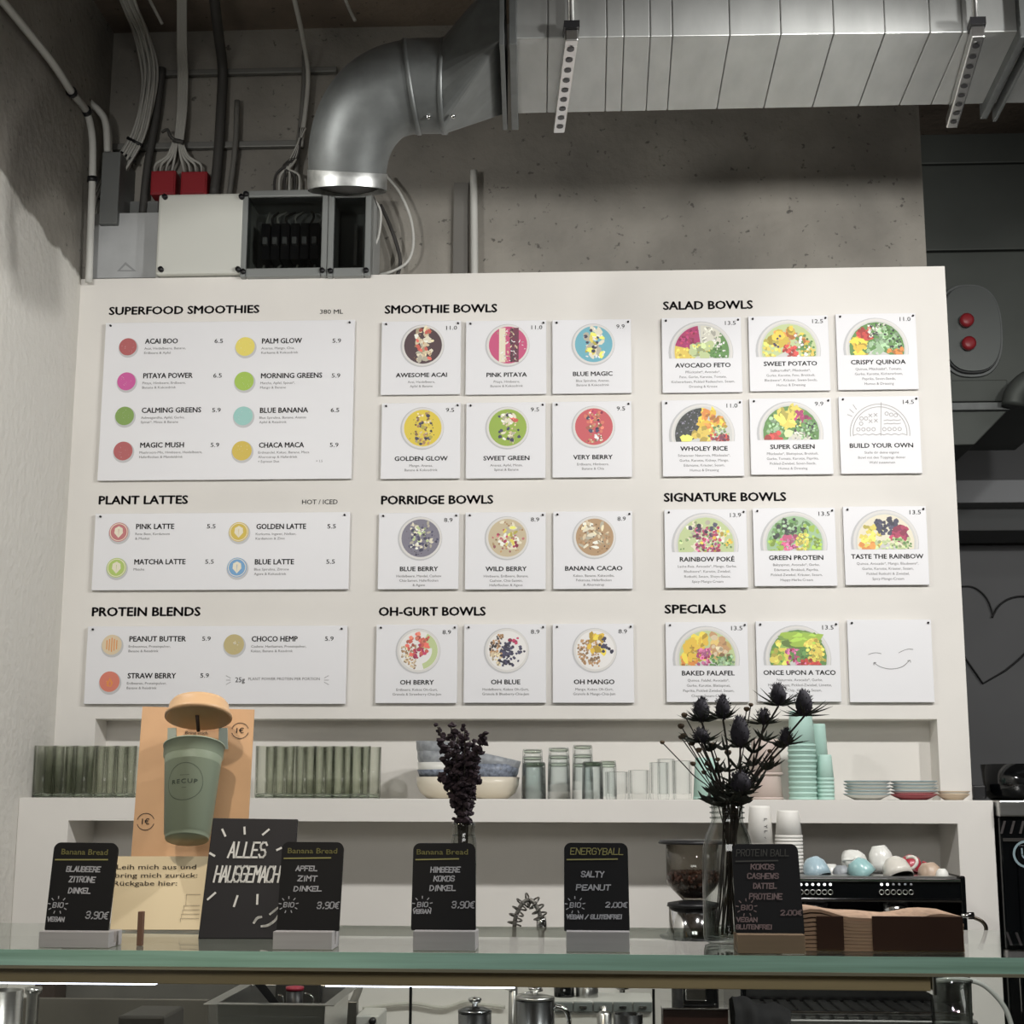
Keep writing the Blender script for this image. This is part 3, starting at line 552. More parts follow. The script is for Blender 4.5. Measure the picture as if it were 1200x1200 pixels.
FOOD = {
 'AWESOME ACAI': [('base', 'acai'), ('nut', 26, .12, -.3, .45, -.9, .9, 1.8), ('cream', 16, .13, -.35, .4, -.8, .9, 1.6), ('straw', 9, .13, -.3, .35, -.85, .8, 1.2), ('granola', 14, .05, -.4, .4, -.8, .8)],
 'PINK PITAYA': [('base', 'pink'), ('strip', 'cream', -.42, -.12), ('strip', 'plum', .1, .5), ('seed', 40, .05, .08, .5, -.8, .8), ('nut', 22, .035, -.5, .5, -.8, .8, 2.5), ('white', 24, .03, -.8, .8, -.8, .8, 3)],
 'BLUE MAGIC': [('base', 'blue'), ('cream', 14, .16, -.35, .45, -.85, .85, 2), ('lemon', 10, .13, -.3, .4, -.85, .85, 1.8), ('berry', 9, .12, -.4, .5, -.8, .85), ('white', 14, .05, -.5, .5, -.8, .8, 2)],
 'GOLDEN GLOW': [('base', 'yellow'), ('granola', 30, .08, -.35, .35, -.85, .85), ('nut', 26, .07, -.35, .4, -.85, .85), ('berry', 12, .11, -.45, .45, -.85, .8), ('lemon', 5, .13, -.3, .4, -.8, .2), ('seed', 20, .03, -.6, .6, -.8, .8)],
 'SWEET GREEN': [('base', 'green'), ('cream', 16, .09, -.3, .35, -.85, .85, 2), ('nut', 24, .06, -.3, .4, -.85, .85), ('berry', 11, .11, -.5, .6, -.85, .85), ('straw', 3, .12, .0, .4, .3, .7, 2), ('cream', 4, .1, -.1, .4, .3, .7, 2)],
 'VERY BERRY': [('base', 'red'), ('granola', 24, .09, -.35, .4, -.85, .85), ('coral', 16, .12, -.4, .45, -.85, .85), ('rasp', 8, .1, -.3, .4, -.8, .8), ('berry', 5, .11, -.4, .5, -.8, .8), ('cream', 16, .05, -.3, .4, -.8, .8), ('white', 5, .1, -.1, .3, -.7, -.3)],
 'BLUE BERRY': [('base', 'grey'), ('cream', 36, .08, -.45, .5, -.6, .75, 1.6), ('pale', 14, .08, -.4, .5, -.5, .7), ('berry', 24, .09, -.8, .8, -.8, .8), ('seed', 30, .03, -.7, .7, -.8, .8)],
 'WILD BERRY': [('base', 'beige'), ('cream', 22, .12, -.4, .55, -.5, .8, 2), ('rose', 14, .08, -.7, .8, -.7, .8), ('rasp', 7, .1, -.5, .5, -.5, .7), ('granola', 24, .06, -.7, .7, -.8, .8), ('lemon', 8, .09, -.2, .4, -.5, .5, 2)],
 'BANANA CACAO': [('base', 'cocoa'), ('granola', 40, .07, -.8, .8, -.8, .8), ('cream', 14, .11, -.7, .7, -.5, .75, 2.6), ('nut', 20, .08, -.6, .7, -.6, .7, 2.4), ('seed', 14, .04, -.6, .6, -.6, .6)],
 'OH BERRY': [('base', 'white'), ('wedge', 'pale', -1.3, 1.1), ('wedge', 'white', -1.5, .2, .62), ('granola', 60, .06, -.85, -.1, -.9, .25), ('nut', 40, .06, -.85, -.1, -.9, .3), ('straw', 26, .13, -.55, .45, -.2, .85), ('rasp', 14, .1, -.3, .3, -.4, .3), ('coral', 8, .1, -.7, .3, .3, .8)],
 'OH BLUE': [('base', 'white'), ('granola', 60, .07, -.85, -.2, -.3, .8), ('seed', 20, .07, -.8, -.2, -.2, .7), ('nut', 40, .07, -.85, -.3, -.85, -.1), ('berry', 40, .1, -.35, .3, -.6, .35), ('berry', 26, .085, -.2, .8, -.85, .2), ('rasp', 7, .1, .1, .5, .3, .7)],
 'OH MANGO': [('base', 'white'), ('granola', 90, .08, -.88, .2, -.88, .5), ('cocoa', 30, .07, -.85, .1, -.88, .4), ('mango', 14, .17, -.3, .35, -.1, .85, 1.5), ('berry', 14, .1, .2, .8, -.1, .55)],
 'AVOCADO FETO': [('wedge', 'beet', 1.7, 3.0), ('wedge', 'rice', .75, 1.6), ('wedge', 'leaf', -.5, .8), ('wedge', 'corn', 2.9, 3.9), ('beet', 60, .06, -.75, -.1, .2, .8), ('rasp', 30, .05, -.75, -.1, .2, .8), ('rice', 60, .05, .05, .6, .1, .85, 2.4), ('corn', 40, .06, -.85, -.3, -.3, .1), ('leaf', 40, .06, .3, .85, -.3, .3), ('white', 20, .04, .3, .8, -.3, .4), ('pale', 30, .14, -.3, .3, -.2, .3), ('lemon', 10, .04, -.3, .3, -.2, .3)],
 'SWEET POTATO': [('wedge', 'pale', -.5, 3.6), ('carrot', 9, .2, -.6, .6, .1, .75), ('gold', 12, .18, -.6, .6, .1, .75), ('granola', 12, .05, -.6, .6, .1, .7), ('lemon', 26, .08, -.85, -.3, -.25, .3), ('berry', 6, .07, -.5, .5, -.2, .5), ('leaf', 40, .07, .25, .85, -.2, .5), ('white', 20, .06, .2, .8, -.2, .5), ('tomato', 26, .08, -.2, .25, -.25, .15), ('corn', 18, .07, .4, .85, -.25, .05)],
 'CRISPY QUINOA': [('wedge', 'leaf', -.5, 3.6), ('tomato', 30, .09, -.7, -.15, .3, .8), ('rice', 50, .05, -.25, .35, .35, .85), ('dark', 30, .04, -.25, .35, .35, .85), ('mint', 50, .08, .1, .85, -.1, .7), ('leaf', 40, .06, .2, .85, -.1, .7), ('dark', 16, .05, .2, .8, .0, .6), ('mango', 30, .09, -.85, -.35, -.3, .3, 2), ('mint', 34, .09, -.3, .25, -.3, .3), ('carrot', 24, .08, .3, .85, -.3, .0)],
 'WHOLEY RICE': [('wedge', 'dark', 1.5, 3.6), ('dark', 80, .05, -.85, -.1, -.1, .8), ('grey', 40, .03, -.85, -.1, -.1, .8), ('mango', 40, .1, -.1, .7, .2, .8, 2), ('carrot', 20, .07, .0, .75, .1, .8, 2), ('corn', 30, .12, -.3, .3, -.25, .25), ('leaf', 16, .06, .2, .85, -.1, .3), ('pale', 30, .05, .3, .85, -.1, .3), ('tomato', 30, .07, .25, .85, -.3, .0), ('plum', 20, .06, .25, .85, -.3, .0), ('lemon', 4, .15, -.7, -.4, -.25, -.1)],
 'SUPER GREEN': [('wedge', 'leaf', -.5, 3.6), ('leaf', 60, .1, -.85, -.1, -.2, .6), ('mint', 30, .07, -.85, -.2, .0, .6), ('lemon', 50, .09, -.4, .3, .2, .85, 2.4), ('beet', 16, .09, .15, .6, .3, .75), ('dark', 30, .07, .15, .85, -.2, .4), ('leaf', 40, .08, .2, .85, -.2, .4), ('mint', 30, .05, .2, .85, -.2, .4), ('tomato', 9, .13, -.75, -.35, -.25, .0), ('rice', 30, .04, .0, .6, -.3, .0, 3), ('pale', 1, .28, -.1, -.08, -.02, .0)],
 'RAINBOW POKÉ': [('wedge', 'pale', -.5, 3.6), ('cream', 50, .09, -.85, .85, -.3, .75), ('pale', 30, .08, -.85, .85, -.2, .75), ('rasp', 60, .07, -.3, .45, -.3, .55), ('onion', 30, .05, -.3, .4, -.3, .5), ('mango', 14, .08, -.3, .8, -.2, .5), ('berry', 9, .09, -.7, .3, .2, .75), ('plum', 14, .06, -.6, .3, -.2, .5), ('leaf', 20, .04, -.8, .8, -.2, .6)],
 'GREEN PROTEIN': [('wedge', 'mint', -.5, 3.6), ('leaf', 50, .12, -.75, .4, .1, .8), ('dark', 20, .1, -.6, .3, .2, .8), ('mint', 30, .06, -.7, .4, .1, .8), ('lime', 50, .07, .3, .85, -.3, .6), ('pink', 30, .1, -.45, .1, -.25, .25), ('onion', 16, .06, -.4, .1, -.2, .2), ('lemon', 40, .06, .05, .4, -.25, .3), ('lime', 24, .08, -.85, -.4, -.3, .1)],
 'TASTE THE RAINBOW': [('wedge', 'cream', -.5, 3.6), ('lemon', 40, .11, -.8, -.15, -.2, .5), ('berry', 40, .09, -.3, .35, .25, .75), ('beet', 1, .36, .4, .42, .22, .24), ('rasp', 20, .1, .15, .65, .0, .5), ('pale', 50, .08, -.35, .7, -.3, .12), ('leaf', 16, .05, .2, .8, -.2, .1), ('carrot', 10, .1, -.8, -.4, -.3, .0)],
 'BAKED FALAFEL': [('wedge', 'pale', -.5, 3.6), ('carrot', 50, .09, -.85, -.3, -.3, .4), ('mango', 40, .1, -.7, .0, .0, .8, 2), ('ochre', 8, .2, .1, .7, .05, .8), ('granola', 10, .17, .1, .7, .05, .8), ('nut', 9, .12, .1, .7, .05, .8), ('onion', 34, .07, -.3, .1, -.3, .3), ('rasp', 14, .05, -.3, .1, -.3, .3), ('leaf', 40, .06, .1, .85, -.3, .1), ('mint', 16, .08, .3, .85, -.3, .1)],
 'ONCE UPON A TACO': [('wedge', 'leaf', -.5, 3.6), ('lime', 30, .12, -.85, -.3, -.2, .5), ('lemon', 30, .1, -.85, -.3, -.3, .5), ('olive', 20, .16, -.3, .5, .4, .85, 3, 0.1), ('lime', 16, .12, -.3, .5, .4, .85, 3, .1), ('corn', 60, .07, .2, .85, -.1, .6), ('lemon', 30, .07, .3, .85, -.1, .5), ('onion', 30, .07, -.35, .2, -.3, .3), ('rasp', 20, .06, -.35, .2, -.3, .3), ('leaf', 16, .09, .0, .3, -.1, .2), ('tomato', 30, .07, .1, .85, -.3, -.05)]}
def fill(p, spec):
    for q in spec:
        if q[0] == 'base': p.disc(.90, q[1])
        elif q[0] == 'wedge': p.poly(q[1], clipw(p, q[2], q[3], q[4] if len(q) > 4 else .88))
        elif q[0] == 'strip': p.poly(q[1], [(q[2], -.82), (q[3], -.84), (q[3], .84), (q[2], .82)])
        else: p.bits(q[0], q[1], q[2], q[3], q[4], q[5], q[6], asp=q[7] if len(q) > 7 else 1, ang=q[8] if len(q) > 8 else None)
TILES = [  # name, price, corners, ingredient lines, where
 ('AWESOME ACAI', '11.0', 447.6, 376.8, 539.4, 461.8, ['Acai, Heidelbeere,', 'Apfel & Banane']),
 ('PINK PITAYA', '11.0', 546.2, 376.3, 640.3, 461.5, ['Pitaya, Himbeere,', 'Banane & Kokosdrink']),
 ('BLUE MAGIC', '9.9', 647.3, 375.1, 740.3, 460.4, ['Blue Spirulina, Ananas,', 'Banane & Kokosdrink']),
 ('GOLDEN GLOW', '9.5', 447.6, 472.6, 538.8, 560.5, ['Mango, Ananas,', 'Banane & Kokosdrink']),
 ('SWEET GREEN', '9.5', 546.5, 472, 639.3, 560, ['Ananas, Apfel, Minze,', 'Spinat & Banane']),
 ('VERY BERRY', '9.5', 647.3, 470.9, 740.8, 558.8, ['Erdbeere, Himbeere,', 'Banane & Chia']),
 ('BLUE BERRY', '8.9', 444.2, 601.2, 537.1, 690.2, ['Heidelbeere, Mandel, Cashew', 'Chia-Samen, Haferflocken', '& Agave']),
 ('WILD BERRY', '8.9', 545.5, 600.5, 639.5, 690.4, ['Himbeere, Erdbeere, Banane,', 'Cashew, Chia-Samen,', 'Haferflocken & Agave']),
 ('BANANA CACAO', '8.9', 648.2, 599.5, 741.7, 689.9, ['Kakao, Banane, Kakaonibs,', 'Pekanuss, Haferflocken', '& Ahornsirup']),
 ('OH BERRY', '8.9', 441.3, 732, 535.4, 824, ['Erdbeere, Kokos Oh-Gurt,', 'Granola & Strawberry-Chia-Jam']),
 ('OH BLUE', '8.9', 544, 731.5, 640, 823.6, ['Heidelbeere, Kokos Oh-Gurt,', 'Granola & Blueberry-Chia-Jam']),
 ('OH MANGO', '8.9', 647.6, 731, 743.4, 823.6, ['Mango, Kokos Oh-Gurt,', 'Granola & Mango-Chia-Jam']),
 ('AVOCADO FETO', '13.5', 775.2, 372.7, 870.3, 459.3, ['Pflücksalat*, Avocado*,', 'Feto, Gurke, Karotte, Tomate,', 'Kichererbsen, Pickled Radieschen, Sesam,', 'Dressing & Kresse']),
 ('SWEET POTATO', '12.5', 876.7, 370.6, 973.5, 457.5, ['Süßkartoffel*, Pflücksalat*,', 'Gurke, Karotte, Feto, Brokkoli,', 'Blaubeere*, Kräuter, Seven-Seeds,', 'Humus & Dressing']),
 ('CRISPY QUINOA', '11.0', 979, 368, 1077, 456, ['Quinoa, Pflücksalat*, Tomate,', 'Gurke, Karotte, Kichererbsen,', 'Paprika, Seven-Seeds,', 'Humus & Dressing']),
 ('WHOLEY RICE', '11.0', 775.5, 469.2, 872.5, 557.6, ['Schwarzer Naturreis, Pflücksalat*,', 'Gurke, Karotte, Kidney, Mango,', 'Edamame, Kräuter, Sesam,', 'Humus & Dressing']),
 ('SUPER GREEN', '9.9', 878, 467, 977, 555.5, ['Pflücksalat*, Blattspinat, Brokkoli,', 'Gurke, Tomate, Karotte, Paprika,', 'Pickled-Zwiebel, Seven-Seeds,', 'Humus & Dressing']),
 ('BUILD YOUR OWN', '14.5', 982.3, 464.8, 1081, 554.4, ['Stelle dir deine eigene', 'Bowl mit den Toppings deiner', 'Wahl zusammen']),
 ('RAINBOW POKÉ', '13.9', 778.4, 597, 877, 688.5, ['Lachs-Reis, Avocado*, Mango, Gurke,', 'Blaubeere*, Karotte, Zwiebel,', 'Rotkohl, Sesam, Shoyu-Sauce,', 'Spicy-Mango-Cream']),
 ('GREEN PROTEIN', '13.5', 882, 595.4, 981.6, 686.5, ['Babyspinat, Avocado*, Gurke,', 'Edamame, Brokkoli, Paprika,', 'Pickled-Zwiebel, Kräuter, Sesam,', 'Happy-Herbs-Cream']),
 ('TASTE THE RAINBOW', '13.5', 987.5, 593.6, 1089.5, 685.2, ['Quinoa, Avocado*, Mango, Blaubeere*,', 'Gurke, Karotte, Kräuter, Sesam,', 'Pickled Rotkohl & Zwiebel,', 'Spicy-Mango-Cream']),
 ('BAKED FALAFEL', '13.5', 779.8, 729, 878.3, 822.8, ['Quinoa, Falafel, Avocado*,', 'Gurke, Karotte, Blattspinat,', 'Paprika, Pickled-Zwiebel, Sesam,', 'Cheesy-Sesam-Cream']),
 ('ONCE UPON A TACO', '13.5', 885.4, 728.1, 986.3, 822.4, ['Naturreis, Avocado*, Gurke,', 'Mais, Tomate, Pickled-Zwiebel, Limette,', 'Bean-Chip, Kräuter, Sesam,', 'Jalapeno-Salsa']),
]
for i, (nm, pr, u0, v0, u1, v1, lines) in enumerate(TILES):
    half = i >= 12
    grp = ['square smoothie bowl menu cards', 'square porridge bowl menu cards', 'square yoghurt bowl menu cards'][0 if i < 6 else 1 if i < 9 else 2] if not half else ['square salad bowl menu cards', 'square signature bowl menu cards', 'square special bowl menu cards'][0 if i < 18 else 1 if i < 21 else 2]
    t, X, Z, Wd, H = board(u0, v0, u1, v1, 'menu_card', 'white square menu card reading %s over its %s picture' % (nm, 'outline bowl' if 'BUILD' in nm else 'half bowl' if half else 'round bowl'), 'menu card', grp)
    m = MB(); pl = wplace(INK)
    n_w = len(nm); cap = H*.056
    nat = (glyphs(nm)[3]-glyphs(nm)[2])*cap/CAPH; wn = min(Wd*.86, nat*1.12)
    tb = .668 if half else .765
    text(m, nm, pl, X+Wd*.51-wn/2, X+Wd*.51+wn/2, Z-H*tb, cap, 0, .040)
    text(m, pr, pl, X+Wd*(.80 if half else .815), X+Wd*((.80 if half else .815)+(.135 if len(pr) > 3 else .105)), Z-H*(.105 if half else .125), H*.052, 0, .005)
    for k, ln in enumerate(lines):
        z = Z-H*((.745+.064*k) if half else (.845+.058*k)); w = min(Wd*.80, (glyphs(ln)[3]-glyphs(ln)[2])*H*.033/CAPH)
        text(m, ln, pl, X+Wd*.51-w/2, X+Wd*.51+w/2, z, H*.031, 1, .0)
    lettering(m, t)
    if 'BUILD' in nm:
        p = Pic(X+Wd*.50, Z-H*.475, Wd*.37, cut=-.12); q = MB(); yy = INK
        for r in (.995, .90): q.ring(p.cx, p.cz, yy, p.r*r-.0007, p.r*r+.0007, 40, 0, -.12, math.pi+.12)
        pz = lambda x, z: Vector((p.cx+x*p.r, yy, p.cz+z*p.r))
        ribbon(q, (.02, -.1), (.08, 1.05), pz, .020, 0)
        for (a, b) in [(x*.17-.72, .12) for x in range(4)]+[(x*.17+.15, .12) for x in range(4)]+[(-.62, .32), (-.45, .5), (-.6, .5), (.25, .66), (.4, .62), (.55, .6)]:
            q.ring(p.cx+a*p.r, p.cz+b*p.r, yy, p.r*.05, p.r*.07, 10)
        for (a, b) in ((-.3, .6), (-.12, .42), (-.3, .4), (-.12, .62)):
            ribbon(q, (a-.05, b-.05), (a+.05, b+.05), pz, .020, 0); ribbon(q, (a-.05, b+.05), (a+.05, b-.05), pz, .020, 0)
        for b in (.42, .3):
            for k in range(5): ribbon(q, (.15+k*.11, b+.02*(k % 2)), (.26+k*.11, b+.02*((k+1) % 2)), pz, .020, 0)
        for k in range(14): ribbon(q, (-.88+k*.125, -.08+.04*(k % 2)), (-.755+k*.125, -.08+.04*((k+1) % 2)), pz, .020, 0)
        for a in ((-.98, .82, -.86, .70), (-.86, .98, -.76, .82), (-1.06, .64, -.92, .58)): ribbon(q, a[:2], a[2:], pz, .022, 0)
        q.build('bowl_drawing', mat('pale_ink', (168, 164, 162), .6), t)
    else:
        p = Pic(X+Wd*(.50 if half else .525), Z-H*(.46 if half else .335), Wd*(.39 if half else .265), cut=-.22 if half else None)
        p.disc(1.045, 'shade', -.03, -.02); p.disc(1.0, 'rim'); 
        if half: p.disc(.93, 'bowl')
        fill(p, FOOD[nm]); p.m.build('bowl_picture', PM, t)
# blank card with a smiling line face
t, X, Z, Wd, H = board(992.5, 726.3, 1095.5, 823, 'menu_card', 'blank white menu card with a thin smiling face drawn on it', 'menu card', 'square special bowl menu cards')
q = MB(); pz = lambda x, z: Vector((X+x*Wd, INK, Z-z*H))
def arc(pts, lw): P = smooth_path([Vector((a, b, 0)) for a, b in pts], 5); [ribbon(q, (a.x, a.y), (b.x, b.y), pz, lw, 0) for a, b in zip(P, P[1:])]
arc([(.24, .425), (.30, .405), (.36, .405), (.39, .415)], .006); arc([(.60, .405), (.66, .375), (.72, .36), (.77, .362)], .006); arc([(.305, .525), (.38, .575), (.50, .60), (.63, .575), (.72, .50)], .007); arc([(.30, .55), (.30, .525), (.325, .52)], .006); arc([(.70, .50), (.73, .495), (.735, .52)], .006)
q.build('smile_drawing', mat('line_ink', (140, 138, 138), .6), t)
# ---- wide boards at the left
def wide(u0, v0, u1, v1, label, items, extra=None):
    t, X, Z, Wd, H = board(u0, v0, u1, v1, 'menu_board', label, 'menu board', 'wide drink menu boards'); m = MB(); pl = wplace(INK)
    for nm, a, b, base, price, pa_, lines, cu, cv, r, col, deco in items:
        p = at(a, base, INK); e = at(b, base, INK); k = pm(a, base, INK); text(m, nm, pl, p.x, e.x, p.z, 6.0*k, 0, .040)
        c = at(pa_, base-.8, INK); text(m, price, pl, c.x, c.x+10*k, c.z, 5*k, 0, .01)
        for j, ln in enumerate(lines):
            w = min((glyphs(ln)[3]-glyphs(ln)[2])*3.1*k/CAPH, 76*k); text(m, ln, pl, p.x-.6*k, p.x-.6*k+w, p.z-(7.2+5.4*j)*k, 2.8*k, 1)
        c = at(cu, cv, INK); pic = Pic(c.x, c.z, r*k); pic.disc(1.12, 'shade', .06, -.14); pic.disc(1.0, col); pic.bits('rim' if deco == 0 else col, 10, .03, -.7, .7, -.7, .7)
        if deco == 'leaf': pic.disc(.92, 'cream'); pic.disc(.84, col); pic.poly('cream', [(0, -.6), (.45, -.1), (.4, .4), (0, .62), (-.4, .4), (-.45, -.1)]); pic.poly(col, [(0, -.5), (.03, .3), (-.03, .3)])
        if deco == 'bars':
            for x in (-.5, -.25, 0, .25, .5): pic.poly('rust' if 0 else 'carrot', [(x-.05, -.7+abs(x)*.5), (x+.05, -.7+abs(x)*.5), (x+.05, .7-abs(x)*.5), (x-.05, .7-abs(x)*.5)])
        if deco == 'flame': pic.poly('carrot', [(-.25, -.45), (.2, -.5), (.35, -.1), (.0, .4), (-.1, .05), (-.3, .1)]); pic.poly('coral', [(-.1, -.35), (.12, -.38), (.15, -.1), (0, .1)])
        if deco == 'marks': pic.bits('cream', 8, .06, -.3, .5, -.1, .3, asp=2)
        pic.m.build('drink_picture', PM, t)
    if extra: extra(m, pl)
    lettering(m, t)
wide(124, 378.5, 411.7, 560.8, 'wide menu board of eight smoothies under the SUPERFOOD SMOOTHIES heading', [
 ('ACAI BOO', 170, 208.1, 402.8, '6.5', 251.3, ['Acai, Heidelbeere, Banane,', 'Erdbeere & Apfel'], 149.9, 406.4, 10.5, 'rust', 0),
 ('PITAYA POWER', 167.9, 225.5, 443.3, '6.5', 249.8, ['Pitaya, Himbeere, Erdbeere,', 'Banane & Kokosdrink'], 148.1, 446.9, 10.9, 'magenta', 0),
 ('CALMING GREENS', 166.1, 235.4, 483.8, '5.9', 248.6, ['Ashwagandha, Apfel, Gurke,', 'Spinat*, Minze & Banane'], 146, 487.4, 11.2, 'olive', 0),
 ('MAGIC MUSH', 164.3, 215.3, 524.6, '5.9', 246.8, ['Mushroom-Mix, Himbeere, Heidelbeere,', 'Haferflocken & Mandeldrink'], 144.2, 528.5, 11.3, 'rust', 0),
 ('PALM GLOW', 307.1, 353.6, 402.5, '5.9', 389.6, ['Ananas, Mango, Chia,', 'Kurkuma & Kokosdrink'], 287.3, 406.1, 11.4, 'lemon', 0),
 ('MORNING GREENS', 305.9, 377.3, 443.3, '5.9', 388.7, ['Matcha, Apfel, Spinat*,', 'Mango & Banane'], 286.1, 446.6, 11.4, 'lime', 0),
 ('BLUE BANANA', 304.7, 360.8, 483.8, '6.5', 387.5, ['Blue Spirulina, Banane, Ananas', 'Apfel & Reisdrink'], 284.9, 487.4, 11.4, 'pmint', 0),
 ('CHACA MACA', 303.5, 356, 524.6, '5.9', 386.6, ['Erdmandel, Kakao, Banane, Maca', 'Ahornsirup & Haferdrink', '+ Espresso Shot                                        + 1.5'], 283.4, 528.2, 11.7, 'gold', 0)])
wide(112, 602, 408.2, 690.5, 'wide menu board of four lattes under the PLANT LATTES heading', [
 ('PINK LATTE', 159.5, 203.9, 620, '5.5', 242.6, ['Rote Bete, Kardamom', '& Muskat'], 139.1, 623.6, 11.4, 'rose', 'leaf'),
 ('MATCHA LATTE', 157.4, 217.1, 661.4, '5.5', 240.5, ['Matcha'], 136.4, 665.3, 11.6, 'lgreen', 'leaf'),
 ('GOLDEN LATTE', 300.5, 358.4, 620, '5.5', 383.6, ['Kurkuma, Ingwer, Nelken,', 'Kardamom & Zimt'], 279.8, 623.3, 11.6, 'gold', 'leaf'),
 ('BLUE LATTE', 298.7, 344.3, 661.4, '5.5', 382.4, ['Blue Spirulina, Zitrone', 'Agave & Kokosdrink'], 277.7, 665, 11.6, 'sky', 'leaf')])
def prot(m, pl):
    k = pm(280, 799, INK); p = at(275.6, 799.4, INK); text(m, '25g', pl, p.x, p.x+11.4*k, p.z, 5.6*k, 1, .01); p = at(290.9, 797.2, INK); text(m, 'PLANT POWER PROTEIN PER PORTION', pl, p.x, at(374.6, 797, INK).x, p.z, 3.2*k, 1, .0)
    for s, u in ((1, 270), (-1, 380)):
        for dz in (-4, 0, 4): ribbon(m, (at(u, 797+dz*.6, INK).x, at(u, 797+dz*.6, INK).z), (at(u-s*5, 797+dz*1.3, INK).x, at(u, 797+dz*1.3, INK).z), pl, .0009, 1)
wide(103, 734, 404.8, 825, 'wide menu board of three protein drinks under the PROTEIN BLENDS heading', [
 ('PEANUT BUTTER', 151.7, 217.7, 751.7, '5.9', 236.9, ['Erdnussmus, Proteinpulver,', 'Banane & Reisdrink'], 131, 755.6, 11.8, 'nut', 'bars'),
 ('STRAW BERRY', 149.6, 206, 794.9, '5.9', 234.8, ['Erdbeeren, Proteinpulver,', 'Banane & Reisdrink'], 128.3, 798.8, 12, 'coral', 'flame'),
 ('CHOCO HEMP', 295.1, 348.5, 751.7, '5.9', 380.9, ['Cashew, Hanfsamen, Proteinpulver,', 'Kakao, Banane & Reisdrink'], 274.1, 755.3, 12, 'hemp', 'marks')], prot)

# ================================================================== things on the ledge
ORD = ['first', 'second', 'third', 'fourth', 'fifth', 'sixth', 'seventh', 'eighth', 'ninth', 'tenth', 'eleventh', 'twelfth', 'thirteenth', 'fourteenth', 'fifteenth']
GG = clearmat('green_tinged_glass', (250, 251, 248), (130, 136, 124), .55, power=3.0)
GBASE = mat('glass_base', (226, 236, 224), .03, trans=1, ior=1.5)
CGL = clearmat('clear_glass', (254, 255, 255), (124, 128, 127), .42, power=4.5)
CERW = mat('ceramic_white', (226, 226, 220), .2, coat=.3); CERG = mat('ceramic_grey', (150, 154, 158), .4, noise=.2, scale=90); CERC = mat('ceramic_cream', (222, 214, 196), .3, coat=.2)
CERB = mat('ceramic_speckled_blue', (120, 128, 142), .4, noise=.5, scale=120); MINT = mat('mint_plastic', (188, 222, 211), .5); BLUSH = mat('blush_plastic', (206, 190, 182), .5)
def facet(mb, prof, c, seg, mi=0): return mb.lathe(prof, c, seg, mi, smooth=False)
def tumbler(name, label, r, h, loc, m, seg=10, group=None, flare=1.03, inv=False, base=.010):
    t = thing(name, label, 'glass', group, loc=loc); c = Vector(loc)
    P = [(r*.92, 0), (r, .004), (r*flare, h)]; I = [(r*flare-.0018, h), (r-.003, base), (0.0005, base-.001)]
    if inv:
        P = [(a, h-b) for a, b in P]; I = [(a, h-b) for a, b in I]
    MB().lathe(P+I, c, seg, smooth=True).build('vessel', m, t)
    zb = h-base*.9 if inv else .0012
    MB().lathe([(r*.80, zb), (r*.9, zb+.002), (r*.9, zb+base*.6), (r*.7, zb+base*.8), (.0005, zb+base*.55)], c, 16).build('thick_base', GBASE, t)
    return t
g0 = None
def put(proto, x, y, z, label, rz=0, group=None): return dup(proto, (x, y, z), label, rz, group)
def row(us, Y, place, proto, group, r=0, start=0):
    out = []
    for i, u in enumerate(us):
        p = at(u, 930, Y); out.append(put(proto, p.x, Y, ZL, place % ORD[i+start], R.uniform(0, 3), group))
    return out
G1 = 'green-tinged tumblers on the ledge by the side wall'; G2 = 'green-tinged tumblers on the ledge between cup display and bowls'
proto = tumbler('tumbler', 'tall green-tinged tumbler on the ledge, nearest the side wall in the front row', .0212, .108, tuple(Vector((at(49.5, 930, 2.405).x, 2.405, ZL))), GG, 12, G1)
row([73, 97.5, 122, 146], 2.405, 'green-tinged tumbler, front row by the side wall, %s from that wall', proto, G1, start=1)
row([61, 86, 110, 134, 158], 2.462, 'green-tinged tumbler, rear row by the side wall, %s from that wall', proto, G1)
row([310, 332.5, 357, 379, 400.5, 421.5], 2.405, 'green-tinged tumbler, front row, %s after the tan cup display', proto, G2)
row([322, 345, 368, 391, 413, 434], 2.462, 'green-tinged tumbler, rear row, %s after the tan cup display', proto, G2)
# bowls in two leaning stacks
def bowl(name, label, r, h, loc, m, tilt=0, band=None, group='ceramic bowls stacked on the ledge'):
    t = thing(name, label, 'bowl', group, loc=loc); c = Vector(loc); A = Matrix.Rotation(math.radians(tilt), 3, 'Y')
    P = [(r*.55, 0), (r*.62, .001), (r*.86, h*.28), (r*.97, h*.62), (r, h), (r-.004, h), (r*.9, h*.6), (r*.75, h*.28), (0.0005, h*.12)]
    mb = MB(); mb.lathe(P, c, 32, axis=A); mb.build('body', m, t)
    if band: MB().lathe([(r*.885, h*.30), (r*.992, h*.66), (r*1.006, h*.66), (r*.9, h*.28)], c, 32, axis=A, close=True).build('glaze_band', band, t)
    return t
def stack(u, Y, specs, who):
    x = at(u, 930, Y).x
    for i, (r, h, dz, m, tilt, dx, desc, band) in enumerate(specs):
        bowl('bowl', '%s, %s up in the %s' % (desc, ORD[i], who), r, h, (x+dx, Y, ZL+dz), m, tilt, band)
stack(522, 2.44, [(.062, .045, 0, CERC, 0, 0, 'cream ceramic bowl', None), (.061, .045, .030, CERW, 0, .001, 'white bowl with a speckled blue band', CERB), (.062, .046, .050, CERG, 4, -.002, 'grey ceramic bowl', None), (.063, .046, .071, CERG, 3, -.003, 'grey ceramic bowl with a worn rim', None)], 'bowl stack by the tumblers')
